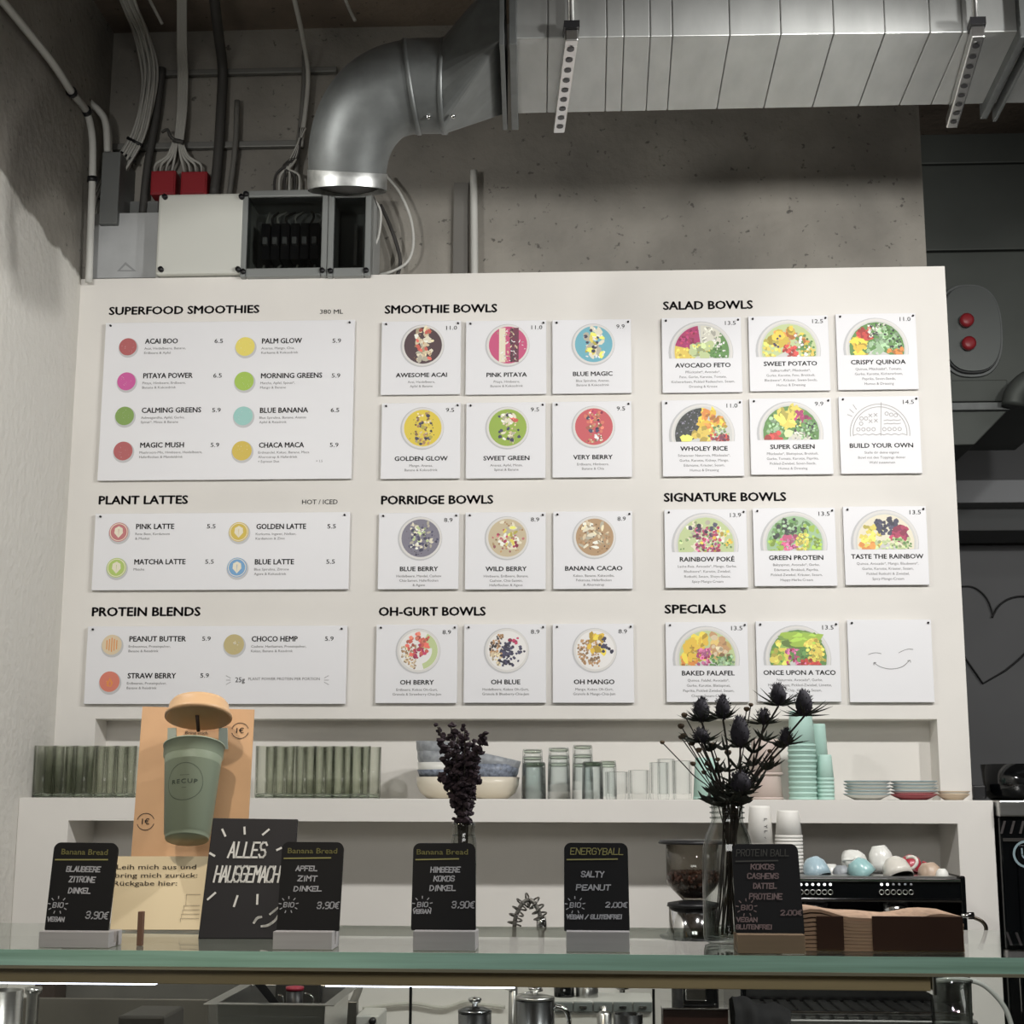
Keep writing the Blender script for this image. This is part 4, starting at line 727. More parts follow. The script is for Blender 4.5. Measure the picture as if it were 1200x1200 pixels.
stack(575, 2.44, [(.0605, .045, 0, CERC, 0, 0, 'cream ceramic bowl', None), (.060, .045, .026, CERB, 0, 0, 'grey-blue bowl', None), (.060, .045, .046, CERG, 12, -.004, 'tilted grey bowl', None)], 'bowl stack by the clear glasses')
# stacks of clear glasses
G3 = 'clear glasses stacked upside down on the ledge'
def gstack(u, w, top, n, Y, who, hh=.075, seg=24):
    r = w/2*pm(u, 930, Y); tot = (935.5-top)*pm(u, 910, Y)*1.0; h = min(hh, tot) if n > 1 else tot; pit = (tot-h)/max(1, n-1)
    for i in range(n):
        sc = 1-.03*i
        tumbler('drinking_glass', 'clear glass, %s up in the %s' % (ORD[i], who) if n > 1 else 'clear glass, %s' % who, r*sc/1.05, h, (at(u, 930, Y).x, Y, ZL+i*pit), CGL, seg, G3, 1.05, inv=True)
gstack(626, 28, 893, 3, 2.395, 'low stack beside the cream bowls')
gstack(624, 26, 878, 3, 2.46, 'tall rear stack by the cream bowls')
gstack(655, 27, 876, 3, 2.40, 'broad glass stack second from the bowls')
gstack(683, 25.5, 873, 3, 2.45, 'tallest glass stack on the ledge')
gstack(694.5, 25, 892, 3, 2.39, 'low stack before the tallest glass stack')
gstack(713, 20, 891, 2, 2.475, 'short stack at the very back of the ledge')
G4 = 'ribbed clear tumblers on the ledge'
def ribbed(u, w, top, Y, label):
    r = w/2*pm(u, 930, Y); h = (935.5-top)*pm(u, 915, Y); loc = Vector((at(u, 930, Y).x, Y, ZL)); t = thing('ribbed_tumbler', label, 'glass', G4, loc=loc)
    vs = []; seg = 36; rows = [(0, .93), (.004, 1), (h, 1.02)]; mb = MB(); prof = []
    for z, k in rows:
        for j in range(seg):
            a = 6.2832*j/seg; q = r*k*(1 if j % 2 else .93); vs.append(loc+Vector((q*math.cos(a), q*math.sin(a), z)))
    fs = [(i*seg+j, i*seg+(j+1) % seg, (i+1)*seg+(j+1) % seg, (i+1)*seg+j) for i in range(2) for j in range(seg)]+[tuple(range(seg))[::-1]]
    mb.add(vs, fs); mb.lathe([(r*.98, h), (r*.86, h), (r*.84, .012), (.0005, .011)], loc, 24); mb.build('vessel', CGL, t); return t
ribbed(723.5, 28, 904, 2.395, 'short clear tumbler with crackled ribs just after the stacked glasses')
ribbed(749, 25, 902, 2.40, 'ribbed clear tumbler, second after the stacked glasses')
ribbed(773, 23, 893, 2.40, 'ribbed clear tumbler before the tallest ribbed one')
ribbed(781, 21, 889, 2.465, 'tallest ribbed tumbler, standing in the rear row')
ribbed(800, 22, 891, 2.43, 'ribbed clear tumbler next to the mint cup behind the thistles')
# plastic cups, upside down
def cup(name, label, rt, rb, h, loc, m, group=None, lip=True, cat='cup'):      # rb = rim radius (down), rt = base radius (up)
    t = thing(name, label, cat, group, loc=loc); c = Vector(loc)
    MB().lathe([(rb, 0), (rb+(rt-rb)*.94, h*.94), (rt*.95, h), (.0005, h-.001)], c, 32).lathe([(rb-.0016, .001), (rt-.0016, h*.95), (.0004, h*.95)], c, 32).build('body', m, t)
    if lip: MB().lathe([(rb*.985, -.0004), (rb*1.022, .0006), (rb*1.022, .0042), (rb*.985, .005)], c, 32, close=True).build('rim', m, t)
    return t
G5 = 'mint plastic cups stacked upside down on the ledge'
def cstack(u0, u1, top, first, n, Y, who, m=MINT, grp=G5, nm='reusable_cup', base=None, adj='mint green cup'):
    u = (u0+u1)/2; k = pm(u, 910, Y); rb = (u1-u0)/2*pm(u, 930, Y)/1.02; tot = (935.8-top)*k; h = (first-top)*k*1.12; pit = (tot-h)/max(1, n-1); x = at(u, 930, Y).x; z0 = ZL if base is None else base
    p = cup(nm, '%s at the bottom of the %s' % (adj, who) if n > 1 else '%s, %s' % (adj, who), rb*.80, rb, h, (x, Y, z0+.0005), m, grp)
    for i in range(1, n): put(p, x, Y, z0+.0005+i*pit, '%s, %s up in the %s' % (adj, ORD[i] if i < 15 else 'last', who), 0, grp)
    return p
cstack(924.5, 957.5, 833, 870, 11, 2.41, 'tallest mint cup stack')
cstack(951, 972, 848, 888, 8, 2.47, 'mint stack half hidden behind the tallest one')
cstack(957.5, 978, 884, 910, 6, 2.415, 'short mint stack nearest the saucers')
cstack(812, 843, 893, 935.8, 1, 2.42, 'single, upside down behind the thistle stems')
cstack(878, 918, 866, 903, 2, 2.42, 'pair of blush cups behind the thistles', BLUSH, 'blush plastic cups stacked upside down', adj='blush pink cup')
cstack(891, 910, 848, 895, 1, 2.47, 'standing behind the blush cups', adj='pale mint cup')
# saucers
G6 = 'saucers stacked on the ledge end'; PG = mat('plate_rim_blue', (150, 172, 178), .3); PR = mat('plate_red', (168, 84, 90), .35); PT = mat('plate_tan', (206, 188, 164), .4)
def saucer(label, r, loc, m, m2, group=G6):
    t = thing('saucer', label, 'plate', group, loc=loc); c = Vector(loc)
    MB().lathe([(r*.55, 0), (r*.6, .001), (r*.97, .0095), (r, .0115), (r*.97, .0122), (r*.62, .004), (.0005, .0035)], c, 36).build('plate', m, t)
    MB().lathe([(r*.975, .0098), (r*1.004, .0112), (r*1.004, .0122), (r*.975, .0124)], c, 36, close=True).build('rim', m2, t); return t
def pstack(u0, u1, n, Y, who, pit, mats):
    r = (u1-u0)/2*pm((u0+u1)/2, 925, Y); x = at((u0+u1)/2, 925, Y).x
    for i in range(n): saucer('%s saucer, %s up in the %s' % (mats[i][2], ORD[i], who), r*(1-.01*(i % 2)), (x+(i % 3-1)*.001, Y, ZL+.0005+i*pit), mats[i][0], mats[i][1])
wg = (CERW, PG, 'white'); pstack(989.5, 1043, 5, 2.425, 'saucer stack beside the mint cups', .0066, [wg]*5)
pstack(1044, 1098, 5, 2.425, 'saucer stack beneath the last special card', .0066, [(PR, PR, 'dull red')]+[wg]*4)
pstack(1098.5, 1136, 2, 2.42, 'small pair at the end of the ledge', .006, [(PT, PT, 'tan'), (CERW, PT, 'white and tan')])

# ================================================================== glass counter top
GF, GB, GZ = 0.84, onz(600, 1086, at(600, 1117.5, 0.84).z).y, at(600, 1117.5, 0.84).z
gx0, gx1 = -1.02, .95
EDGE = mat('glass_edge_green', (186, 240, 214), .15, trans=.1, ior=1.5, noise=.25, scale=3, stretch=(1, 1, 40))
TOPG = clearmat('counter_glass', (246, 250, 247), (240, 247, 242), 1.0, ior=1.5, power=2)
ct = thing('glass_counter_top', 'long clear glass shelf with a green polished edge carrying the signs', 'counter', loc=(0, GF, GZ))
MB().box(gx0, gx1, GF+.0015, GB, GZ-.016, GZ).build('pane', TOPG, ct)
MB().box(gx0, gx1, GF, GF+.0015, GZ-.016, GZ).build('polished_edge', EDGE, ct)
MB().box(gx0, gx1, GF+.0005, GF+.02, GZ-.0195, GZ-.0165).build('glue_strip', mat('sealing_strip', (150, 146, 124), .4), ct)
z = GZ-.0195
xb = at(1090, 1145, 0.86).x
tag(MB().box(gx0, xb, 0.858, 0.89, z-.0163, z-.0002).build('support_beam', mat('beam_brown', (196, 172, 134), .4, noise=.18, scale=6, stretch=(.4, 1, 3)), bevel=.001), 'brown beam running beneath the green glass edge', 'beam')
LED = mat('led_light', (226, 232, 255), .5, emit=4)
tag(MB().box(at(0, 1150, 0.88).x, at(187, 1150, 0.88).x, 0.862, 0.872, z-.0182, z-.0164).build('led_strip', LED), 'short glowing strip under the brown beam near the side wall', 'light strip')
tag(MB().box(at(385, 1150, 0.88).x, at(604, 1150, 0.88).x, 0.862, 0.872, z-.0182, z-.0164).build('led_strip', LED), 'glowing strip under the brown beam above the lidded pots', 'light strip')
FG = clearmat('front_glass', (250, 252, 250), (238, 244, 240), 1.0, ior=1.45, power=2)
tag(MB().box(gx0, at(1196, 1160, 0.85).x, 0.848, 0.853, .55, z-.0002).build('front_pane', FG), 'upright clear glass front below the green glass edge', 'glass pane')
for i, (u, lab) in enumerate(((481, 'thin black upright behind the glass, beside the small pot'), (766, 'thin black upright behind the glass, near the grinder tray'))):
    x = at(u, 1180, 0.855).x; tag(MB().box(x-.0014, x+.0014, 0.854, 0.857, .551, z-.0165).build('upright', DARKM), lab, 'upright')
tag(MB().box(gx0, .80, 0.80, 1.69, 0, .55).build('display_base', mat('display_base_grey', (96, 94, 90), .6), bevel=.004), 'grey plinth under the glass display case', 'plinth')
c = at(1088, 1150, 0.88); tag(MB().box(c.x-.001, c.x+.003, 0.856, 0.895, c.z-.012, z-.0002).build('glass_clamp', CHROME, bevel=.001), 'small bright clamp at the end of the brown beam', 'clamp')

# ================================================================== signs on the glass
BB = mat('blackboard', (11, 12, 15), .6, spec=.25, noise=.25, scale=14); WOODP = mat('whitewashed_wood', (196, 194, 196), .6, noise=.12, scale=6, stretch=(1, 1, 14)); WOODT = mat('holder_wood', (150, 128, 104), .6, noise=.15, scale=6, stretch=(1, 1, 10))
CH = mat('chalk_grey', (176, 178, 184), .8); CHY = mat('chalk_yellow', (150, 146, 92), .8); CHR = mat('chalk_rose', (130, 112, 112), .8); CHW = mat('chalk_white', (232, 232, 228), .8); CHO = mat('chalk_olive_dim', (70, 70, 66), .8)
def quad(tl, tr, br, bl, Yt, Yb):
    A, B, C_, D = at(*tl, Yt), at(*tr, Yt), at(*br, Yb), at(*bl, Yb); n = (B-A).cross(D-A).normalized()
    if n.y > 0: n = -n
    def P(s, t, off=0): return (A*(1-s)+B*s)*(1-t)+(D*(1-s)+C_*s)*t+n*off
    return P, n
def chalk(tl, tr, br, bl, label, head, hm, lines, extras, hold, hw, body=CH, holdm=WOODP):
    Yt, Yb = 0.912, 0.88; P, n = quad(tl, tr, br, bl, Yt, Yb); t = thing('blackboard', label, 'sign', 'small chalk price boards on the glass counter', loc=(P(.5, 1).x, Yb, GZ))
    out = []; r = .11; H = (P(0, 0)-P(0, 1)).length; Wd = (P(0, 0)-P(1, 0)).length; ra, rb = r, r*Wd/H
    for cx, cy, a0 in ((r, rb, 180), (1-r, rb, 270)):
        for k in range(7):
            a = math.radians(a0+15*k); out.append((cx+ra*math.cos(a), cy+rb*math.sin(a)))
    out += [(1, .99), (.99, 1), (.01, 1), (0, .99)]; N = len(out); d = -n*.004
    mb = MB(); mb.add([P(a, b) for a, b in out]+[P(a, b)+d for a, b in out], [tuple(range(N)), tuple(range(N, 2*N))[::-1]]+[(i, i+N, (i+1) % N+N, (i+1) % N) for i in range(N)]); mb.build('board', BB, t)
    pl = lambda s, z: P(s, 1-z/(H/Wd), .0006)           # s in widths, z up in widths
    Hh = H/Wd; q = MB()
    a, b = head[1]
    (text(q, head[0], pl, a, b, Hh-.19, .085, 0, .02) if head[2] == 'f' else handc(q, head[0], pl, (a+b)/2, Hh-.19, b-a, .10, .012, 0))
    for k in range(1): ribbon(q, (.05, Hh-.275), (head[3], Hh-.262), pl, .02, 0)
    for txt, xc, tt, tw, hh in lines: handc(q, txt, pl, xc, Hh*(1-tt), tw, hh, .017, 1, jit=.06)
    for e in extras:
        if e == 'bio':
            handc(q, 'BIO', pl, .17, Hh*.255, .16, .07, .014, 1)
            for k in range(9):
                a = k*.698+.2; ribbon(q, (.17+.125*math.cos(a), Hh*.255+.035+.10*math.sin(a)), (.17+.155*math.cos(a), Hh*.255+.035+.13*math.sin(a)), pl, .014, 1)
        if isinstance(e, tuple): handc(q, e[0], pl, e[1], Hh*(1-e[2]), e[3], e[4], .016, 1, jit=.05)
    o = q.build('chalk_lettering', [hm, body], t); o['kind'] = 'stuff'
    u0, v0, u1, v1 = hold; a, b = at(u0, v0, 0.858), at(u1, v1, 0.858); m = MB(); zt_ = at(u0, v0, 0.875).z
    m.box(a.x, b.x, 0.858, 0.8755, GZ+.0003, zt_); m.box(a.x, b.x, 0.8845, 0.904, GZ+.0003, zt_-.001); m.box(a.x, b.x, 0.8755, 0.8845, GZ+.0003, GZ+.004); m.build('wooden_holder', holdm, t, bevel=.0006)
    return t
pr = lambda tt=.80: ('3,90€', .80, tt, .34, .10)
chalk((64, 987), (139, 988), (126, 1092), (52, 1090), 'small blackboard offering BLAUBEERE ZITRONE DINKEL, nearest the side wall', ('Banana Bread', (.13, .85), 'f', .86), CHY, [('BLAUBEERE', .50, .335, .52, .075), ('ZITRONE', .50, .455, .40, .08), ('DINKEL', .48, .58, .34, .075)], ['bio', pr(.86), ('VEGAN', .16, .90, .26, .06)], (46, 1090, 127, 1113), 0)
chalk((331, 986.5), (403, 987), (397, 1090), (324, 1090), 'small blackboard offering APFEL ZIMT DINKEL, beside the large lettered sign', ('Banana Bread', (.10, .90), 'f', .80), CHY, [('APFEL', .42, .335, .34, .075), ('ZIMT', .44, .45, .30, .08), ('DINKEL', .46, .565, .44, .075)], ['bio', pr(.76)], (320, 1090, 389, 1112), 0)
chalk((484.5, 988), (557, 988), (557.5, 1089), (481.5, 1089), 'small blackboard offering HIMBEERE KOKOS DINKEL, in front of the lavender', ('Banana Bread', (.06, .88), 'f', .73), CHY, [('HIMBEERE', .52, .345, .46, .08), ('KOKOS', .50, .45, .32, .08), ('DINKEL', .48, .56, .40, .08)], ['bio', pr(.76), ('VEGAN', .16, .82, .27, .06)], (484, 1089.5, 557, 1116), 0)
chalk((661, 987.5), (735.5, 988), (738, 1090), (661, 1090), 'small blackboard offering SALTY PEANUT, beyond the coiled hose', ('ENERGYBALL', (.10, .92), 'h', .83), CHY, [('SALTY', .44, .40, .34, .085), ('PEANUT', .45, .55, .52, .08)], ['bio', ('2,00€', .80, .745, .32, .075), ('VEGAN / GLUTENFREI', .46, .875, .84, .06)], (663.5, 1090, 738, 1116), 0)
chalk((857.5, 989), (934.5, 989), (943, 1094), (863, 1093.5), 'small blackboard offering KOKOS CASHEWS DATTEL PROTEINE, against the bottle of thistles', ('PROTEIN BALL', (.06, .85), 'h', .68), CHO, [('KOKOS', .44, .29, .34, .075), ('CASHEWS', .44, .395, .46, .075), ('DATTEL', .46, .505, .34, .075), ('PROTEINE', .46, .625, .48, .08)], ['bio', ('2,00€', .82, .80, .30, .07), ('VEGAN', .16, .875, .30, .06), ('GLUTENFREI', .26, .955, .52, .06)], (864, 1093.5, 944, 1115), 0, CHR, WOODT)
# the large hand-lettered sign
P, n = quad((249.5, 958.5), (349, 960), (339, 1100), (232, 1100), onz(290, 1100, GZ).y+.03, onz(290, 1100, GZ).y)
t = thing('lettered_sign', 'large black sign hand-lettered ALLES HAUSGEMACHT with white rays and a smile', 'sign', loc=(P(.5, 1).x, P(.5, 1).y, GZ))
MB().slab([P(0, 0), P(1, 0), P(1, 1), P(0, 1)], -n*.004).build('board', mat('sign_black', (26, 24, 28), .5, noise=.1), t, bevel=.0008)
Hh = (P(0, 0)-P(0, 1)).length/(P(0, 0)-P(1, 0)).length; pl = lambda s, z: P(s, 1-z/Hh, .0007); q = MB()
handc(q, 'ALLES', pl, .44, Hh*.67, .42, .17, .022, 0, jit=.03); hand(q, 'HAUSGEMACHT', pl, .10, Hh*.465, .0615, .175, .021, 0, gap=.20, jit=.03)
for a in ((.13, Hh*.90, .17, Hh*.85), (.385, Hh*.92, .395, Hh*.87), (.67, Hh*.905, .61, Hh*.865), (.02, Hh*.70, .07, Hh*.68), (.83, Hh*.75, .79, Hh*.735), (.06, Hh*.32, .13, Hh*.37), (.36, Hh*.265, .385, Hh*.345), (.615, Hh*.285, .61, Hh*.355), (.93, Hh*.35, .88, Hh*.40)): ribbon(q, a[:2], a[2:], pl, .024, 0)
def parc(pts, lws):
    Pp = smooth_path([Vector((a, b, 0)) for a, b in pts], 4)
    for i, (a, b) in enumerate(zip(Pp, Pp[1:])): ribbon(q, (a.x, a.y), (b.x, b.y), pl, lws*(1-.5*abs(i/len(Pp)-.4)), 0)
parc([(.60, Hh*.13), (.63, Hh*.165), (.67, Hh*.175)], .03); parc([(.77, Hh*.20), (.81, Hh*.225), (.85, Hh*.25)], .026); parc([(.69, Hh*.10), (.76, Hh*.11), (.83, Hh*.15), (.87, Hh*.20)], .03)
o = q.build('painted_lettering', CHW, t); o['kind'] = 'stuff'

# ================================================================== cup return display
KR = mat('kraft_board', (200, 160, 120), .6, noise=.05, scale=20); CREAM = mat('cream_board', (236, 218, 180), .55); RC = mat('cup_green', (146, 158, 138), .4); LIDM = mat('tan_lid', (204, 168, 128), .45); INKD = mat('dark_ink', (52, 44, 38), .6)
t = thing('cup_return_display', 'tan cardboard display holding a green returnable cup under a tan lid', 'display stand', loc=onz(222, 1089, GZ))
YR = onz(222, 1089.5, GZ).y-.01
PB, nb = quad((167, 828), (298, 831.5), (284, 1089), (147, 1089), YR+.10, YR+.008)
MB().slab([PB(0, 0), PB(1, 0), PB(1, 1), PB(0, 1)], -nb*.003).build('backing_board', KR, t)
q = MB()
for s, tt in ((.885, .105), (.105, .535)):
    pl2 = lambda a, b: PB(s+a, tt-b*.5, .0006)
    for a0, a1 in ((20, 165), (200, 345)):
        pts = [(.075*math.cos(math.radians(a0+(a1-a0)*k/12)), .075*math.sin(math.radians(a0+(a1-a0)*k/12))) for k in range(13)]
        for a, b in zip(pts, pts[1:]): ribbon(q, a, b, pl2, .006, 0)
    text(q, '1€', pl2, -.032, .032, -.022, .048, 0, .02)
o = q.build('deposit_marks', INKD, t); o['kind'] = 'stuff'
PC, nc = quad((137, 1003.5), (306, 1003.5), (302, 1089.5), (129, 1089.5), YR+.005, YR-.022)
MB().slab([PC(0, 0), PC(1, 0), PC(1, 1), PC(0, 1)], -nc*.003).build('text_panel', CREAM, t)
q = MB(); plc = lambda s, z: PC(s, z, .0006)
k = (1090-1003.5)/169
for ln, a, b, v in (('Leih mich aus und', 134, 227, 1019), ('bring mich zurück:', 133, 229, 1029), ('Rückgabe hier:', 132, 206, 1038.5)):
    pf = lambda x, z: PC((x-133)/169, (1003.5*0+(z-1003.5))/86.5, .0006)
    vs, fs, lo, hi = glyphs(ln); sc = (b-a)/(hi-lo); cap = 5.4/CAPH; q.add([pf(a+(v_[0]-lo)*sc+.25*v_[1]*0, v-v_[1]*cap) for v_ in vs], fs); q.add([pf(a+.25+(v_[0]-lo)*sc, v-v_[1]*cap) for v_ in vs], fs)
q.build('printed_text', mat('panel_ink', (84, 72, 56), .6), t)['kind'] = 'stuff'
q = MB()
for i in range(4):
    for (a, b) in (((216-i, 1062+i*5), (234, 1062+i*5)), ((216-i, 1062+i*5), (216-i, 1066+i*5))): ribbon(q, a, b, pf, .5, 0)
for (a, b) in (((218, 1049), (234, 1049)), ((218, 1049), (218, 1062))): ribbon(q, a, b, pf, .5, 0)
q.build('box_drawing', mat('panel_ink_light', (150, 136, 112), .6), t)['kind'] = 'stuff'
# cup leaning with the board
AX = Matrix.Rotation(math.radians(-3), 3, 'Y') @ Matrix.Rotation(math.radians(-19), 3, 'X'); kx = pm(225, 870, YR)
cb_ = at(219, 984, YR-.01); rt_, rb_ = 35.5*kx, 25*kx; hc = 114*kx
m = MB(); m.lathe([(rb_*.98, 0), (rb_, .001), (rb_*1.02, .006), (rb_*1.06, .0066), (rt_*.94, hc*.86), (rt_*.985, hc*.875), (rt_, hc*.985), (rt_*1.02, hc*.985), (rt_*1.02, hc), (rt_*.98, hc), (rt_*.96, hc*.9), (rb_*.96, .004), (.0005, .004)], cb_, 48, axis=AX); m.build('cup', RC, t)
# emblem printed on the cup wall
def cupP(a, h, off=.0004):          # a: metres sideways, h: metres up the wall
    r = rb_*1.06+(rt_*.94-rb_*1.06)*(h/(hc*.86))+off; an = -math.pi/2+a/r; return cb_+AX @ Vector((r*math.cos(an), r*math.sin(an), h))
q = MB(); hm_ = hc*.525; pe = lambda x, z: cupP(x*.001, hm_+z*.001)
rr = 22*kx*1000
pts = [(rr*math.cos(6.2832*k/40), rr*math.sin(6.2832*k/40)) for k in range(41)]
for a, b in zip(pts, pts[1:]): ribbon(q, a, b, pe, .45, 0)
text(q, 'RECUP', pe, -rr*.70, rr*.70, -rr*.10, rr*.22, 0, .01, 1.2); ribbon(q, (-rr*.24, rr*.34), (rr*.24, rr*.34), pe, .35, 0); ribbon(q, (-rr*.12, -rr*.34), (rr*.12, -rr*.34), pe, .3, 0)
q.build('cup_emblem', mat('emblem_ink', (48, 60, 48), .6), t)['kind'] = 'stuff'
lc = at(232.5, 842, YR+.04); rl = 39*pm(233, 840, YR+.04)
m = MB(); m.lathe([(rl*.9, .000), (rl, .001), (rl, .0045), (rl*.97, .0055), (rl*.93, .0058), (rl*.88, .018), (rl*.80, .0225), (.0005, .0235)], lc, 48, axis=AX)
m.lathe([(rl*.97, .0005), (rl*.90, .001), (rl*.84, .016), (.0005, .019)], lc, 48, axis=AX); m.build('lid', LIDM, t)
MB().tube([at(231, 838, YR+.03), at(232.5, 857, YR+.04)], .0024, 8).build('straw_tab', mat('dark_tab', (70, 52, 44), .6), t)
for u in (201.5, 261.5):
    a, b, c_, d_ = at(u-5, 853, YR+.075), at(u+5, 853, YR+.075), at(u+5.5, 878, YR+.07), at(u-5.5, 878, YR+.07); MB().slab([a, b, c_, d_], (0, .0015, 0)).build('tab', mat('tab_grey', (170, 182, 172), .5), t)
q = MB(); pb2 = lambda x, z: PB(x, z, .0006)
for ln, a, b, v in (('Bring mich', .40, .60, .128), ('zurück', .42, .58, .150)):
    vs, fs, lo, hi = glyphs(ln); q.add([pb2(a+(w_[0]-lo)*(b-a)/(hi-lo), v-w_[1]*.022) for w_ in vs], fs)
q.build('small_print', INKD, t)['kind'] = 'stuff'
a = at(166, 1068, 0.89); tag(MB().box(a.x-.003, a.x+.003, 0.886, 0.893, GZ+.0003, a.z).build('sign_peg', mat('peg_wood', (126, 96, 80), .6), bevel=.0005), 'short dark wooden peg standing in front of the cream text panel', 'peg')

YV = onz(855, 1105.5, GZ).y; YW = 0.99
# ================================================================== bottles and dried flowers
BG = clearmat('bottle_glass', (250, 251, 250), (150, 158, 154), 1.0, power=2.2)
def bottle(name, label, u, vb, Y, prof, rings, m=BG):
    c = Vector((at(u, vb, Y).x, Y, GZ+.0004)); t = thing(name, label, 'bottle', loc=c)
    k = pm(u, 1040, Y); P = [(r*k, h*k) for r, h in prof]
    MB().lathe(P+[(r-.0022, h) for r, h in P[::-1] if r > .003 and h > .003]+[(.0005, .004)], c, 40).build('vessel', m, t)
    for h, r in rings: MB().lathe([(r*k*.96, (h-1.1)*k), (r*k*1.04, (h-.6)*k), (r*k*1.04, (h+.6)*k), (r*k*.96, (h+1.1)*k)], c, 32, close=True).build('neck_ring', m, t)
    return t, c, k
t, vc, vk = bottle('milk_bottle', 'clear glass bottle holding the dark thistles, part filled with water', 855.5, 1105, YV, [(24, 0), (29, 2), (30.5, 8), (30.5, 92), (29.5, 108), (26, 122), (20.5, 134), (18.5, 140), (18.5, 163)], [(143, 20), (149, 20), (155, 20), (161, 20)])
MB().lathe([(27*vk, 4*vk), (28*vk, 9*vk), (28*vk, 19*vk), (.0004, 19*vk)], vc, 32).build('water', clearmat('still_water', (246, 249, 248), (200, 206, 204), 1.0, ior=1.33), t)
t, lc_, lk = bottle('small_bottle', 'small clear bottle holding dried lavender behind a blackboard', 542.5, 1098, YW, [(13, 0), (15, 1.5), (15, 110), (14, 116), (12.5, 121), (12.5, 127), (13.5, 129), (13, 134)], [(119, 13), (132, 13.5)])
DRY = mat('dried_dark_purple', (44, 32, 40), .8, noise=.3, scale=60); STEM = mat('dried_stem', (46, 40, 34), .8); THI = mat('thistle_dark', (44, 42, 50), .8, noise=.3, scale=80); LEAF = mat('dried_leaf', (40, 44, 36), .8); BRN = mat('dried_brown', (96, 80, 62), .8, noise=.3, scale=80)
tips = [(532, 873), (551, 868), (513, 852), (528, 849), (545, 853), (567, 858), (520, 872), (556, 884), (562, 872), (516, 907), (536, 862), (549, 905), (559, 912), (526, 895), (540, 885)]
for i, (u, v) in enumerate(sorted(tips)):
    y = YW+R.uniform(-.009, .009); tip = at(u, v, YW+R.uniform(-.03, .03)); base = Vector((at(542.5+(u-540)*.12, 1090, y).x, y, GZ+.008)); neck = Vector((at(542.5+(u-540)*.22, 962, y).x, y, at(543, 962, y).z)); mid = (neck*.5+tip*.5)+Vector((-(tip.x-neck.x)*.15, 0, .005))
    t = thing('lavender_sprig', 'dark dried lavender sprig in the small bottle, %s counted from the side-wall side' % ORD[i], 'dried flower', 'dried lavender sprigs in the small bottle', loc=neck)
    path = smooth_path([base, neck, mid, tip], 8); MB().tube(path, .0009, 5).build('stem', STEM, t); n0 = len(path)
    mb = MB(); L = len(path)
    for k in range(44):
        f = .34+.66*(k/43); p = path[min(L-1, int(f*(L-1)))]; a = R.uniform(0, 6.28); d = R.uniform(.0015, .0062)*(1.15-.5*abs(f-.75))
        c = p+Vector((math.cos(a)*d, math.sin(a)*d, R.uniform(-.002, .003))); r = R.uniform(.0022, .0042)*.9
        A = Matrix.Rotation(R.uniform(0, 3), 3, 'X') @ Matrix.Rotation(R.uniform(0, 3), 3, 'Y')
        mb.lathe([(.0003, -r*1.3), (r, -r*.4), (r*.85, r*.5), (.0003, r*1.5)], c, 5, axis=A, smooth=False)
    mb.build('buds', DRY, t)['kind'] = 'stuff'
def blade(mb, p, d, L, w, curl=.25):
    d = d.normalized(); s = d.cross(Vector((0, 1, 0))); s = s.normalized() if s.length > 1e-3 else Vector((1, 0, 0)); u = d.cross(s)
    pts = [p+d*L*k+Vector((0, 0, 1))*L*curl*k*k for k in (0, .35, .7, 1)]; ws = [w*.5, w, w*.6, 0.0002]
    vs = []
    for q, ww in zip(pts, ws): vs += [q-s*ww*.5, q+u*ww*.18, q+s*ww*.5, q-u*ww*.18]
    fs = [(4*i+j, 4*i+(j+1) % 4, 4*i+4+(j+1) % 4, 4*i+4+j) for i in range(3) for j in range(4)]; mb.add(vs, fs)
mouth = Vector((at(855.5, 945, YV).x, YV, at(855.5, 945, YV).z)); foot = Vector((vc.x, vc.y, GZ+.010))
heads = [(822, 832, 8.5, 13, 'tall thistle head with long spikes, nearest the tumblers'), (847, 829, 7.5, 12.5, 'thistle head just beyond the first tall one'), (867, 858, 10, 17, 'largest thistle head, at the middle of the bunch'),
         (912, 814, 8.5, 12, 'highest thistle head, above the mint cups'), (942, 824, 9, 14, 'thistle head farthest toward the saucers'), (895, 840, 6, 8, 'small spiky thistle below the highest one'), (921, 864, 6, 9, 'green-black spiky thistle beneath the outer head'), (868, 917, 11, 12, 'drooping thistle head resting at the bottle mouth'), (822, 862, 8, 8, 'short spiky thistle beneath the tumbler-side head')]
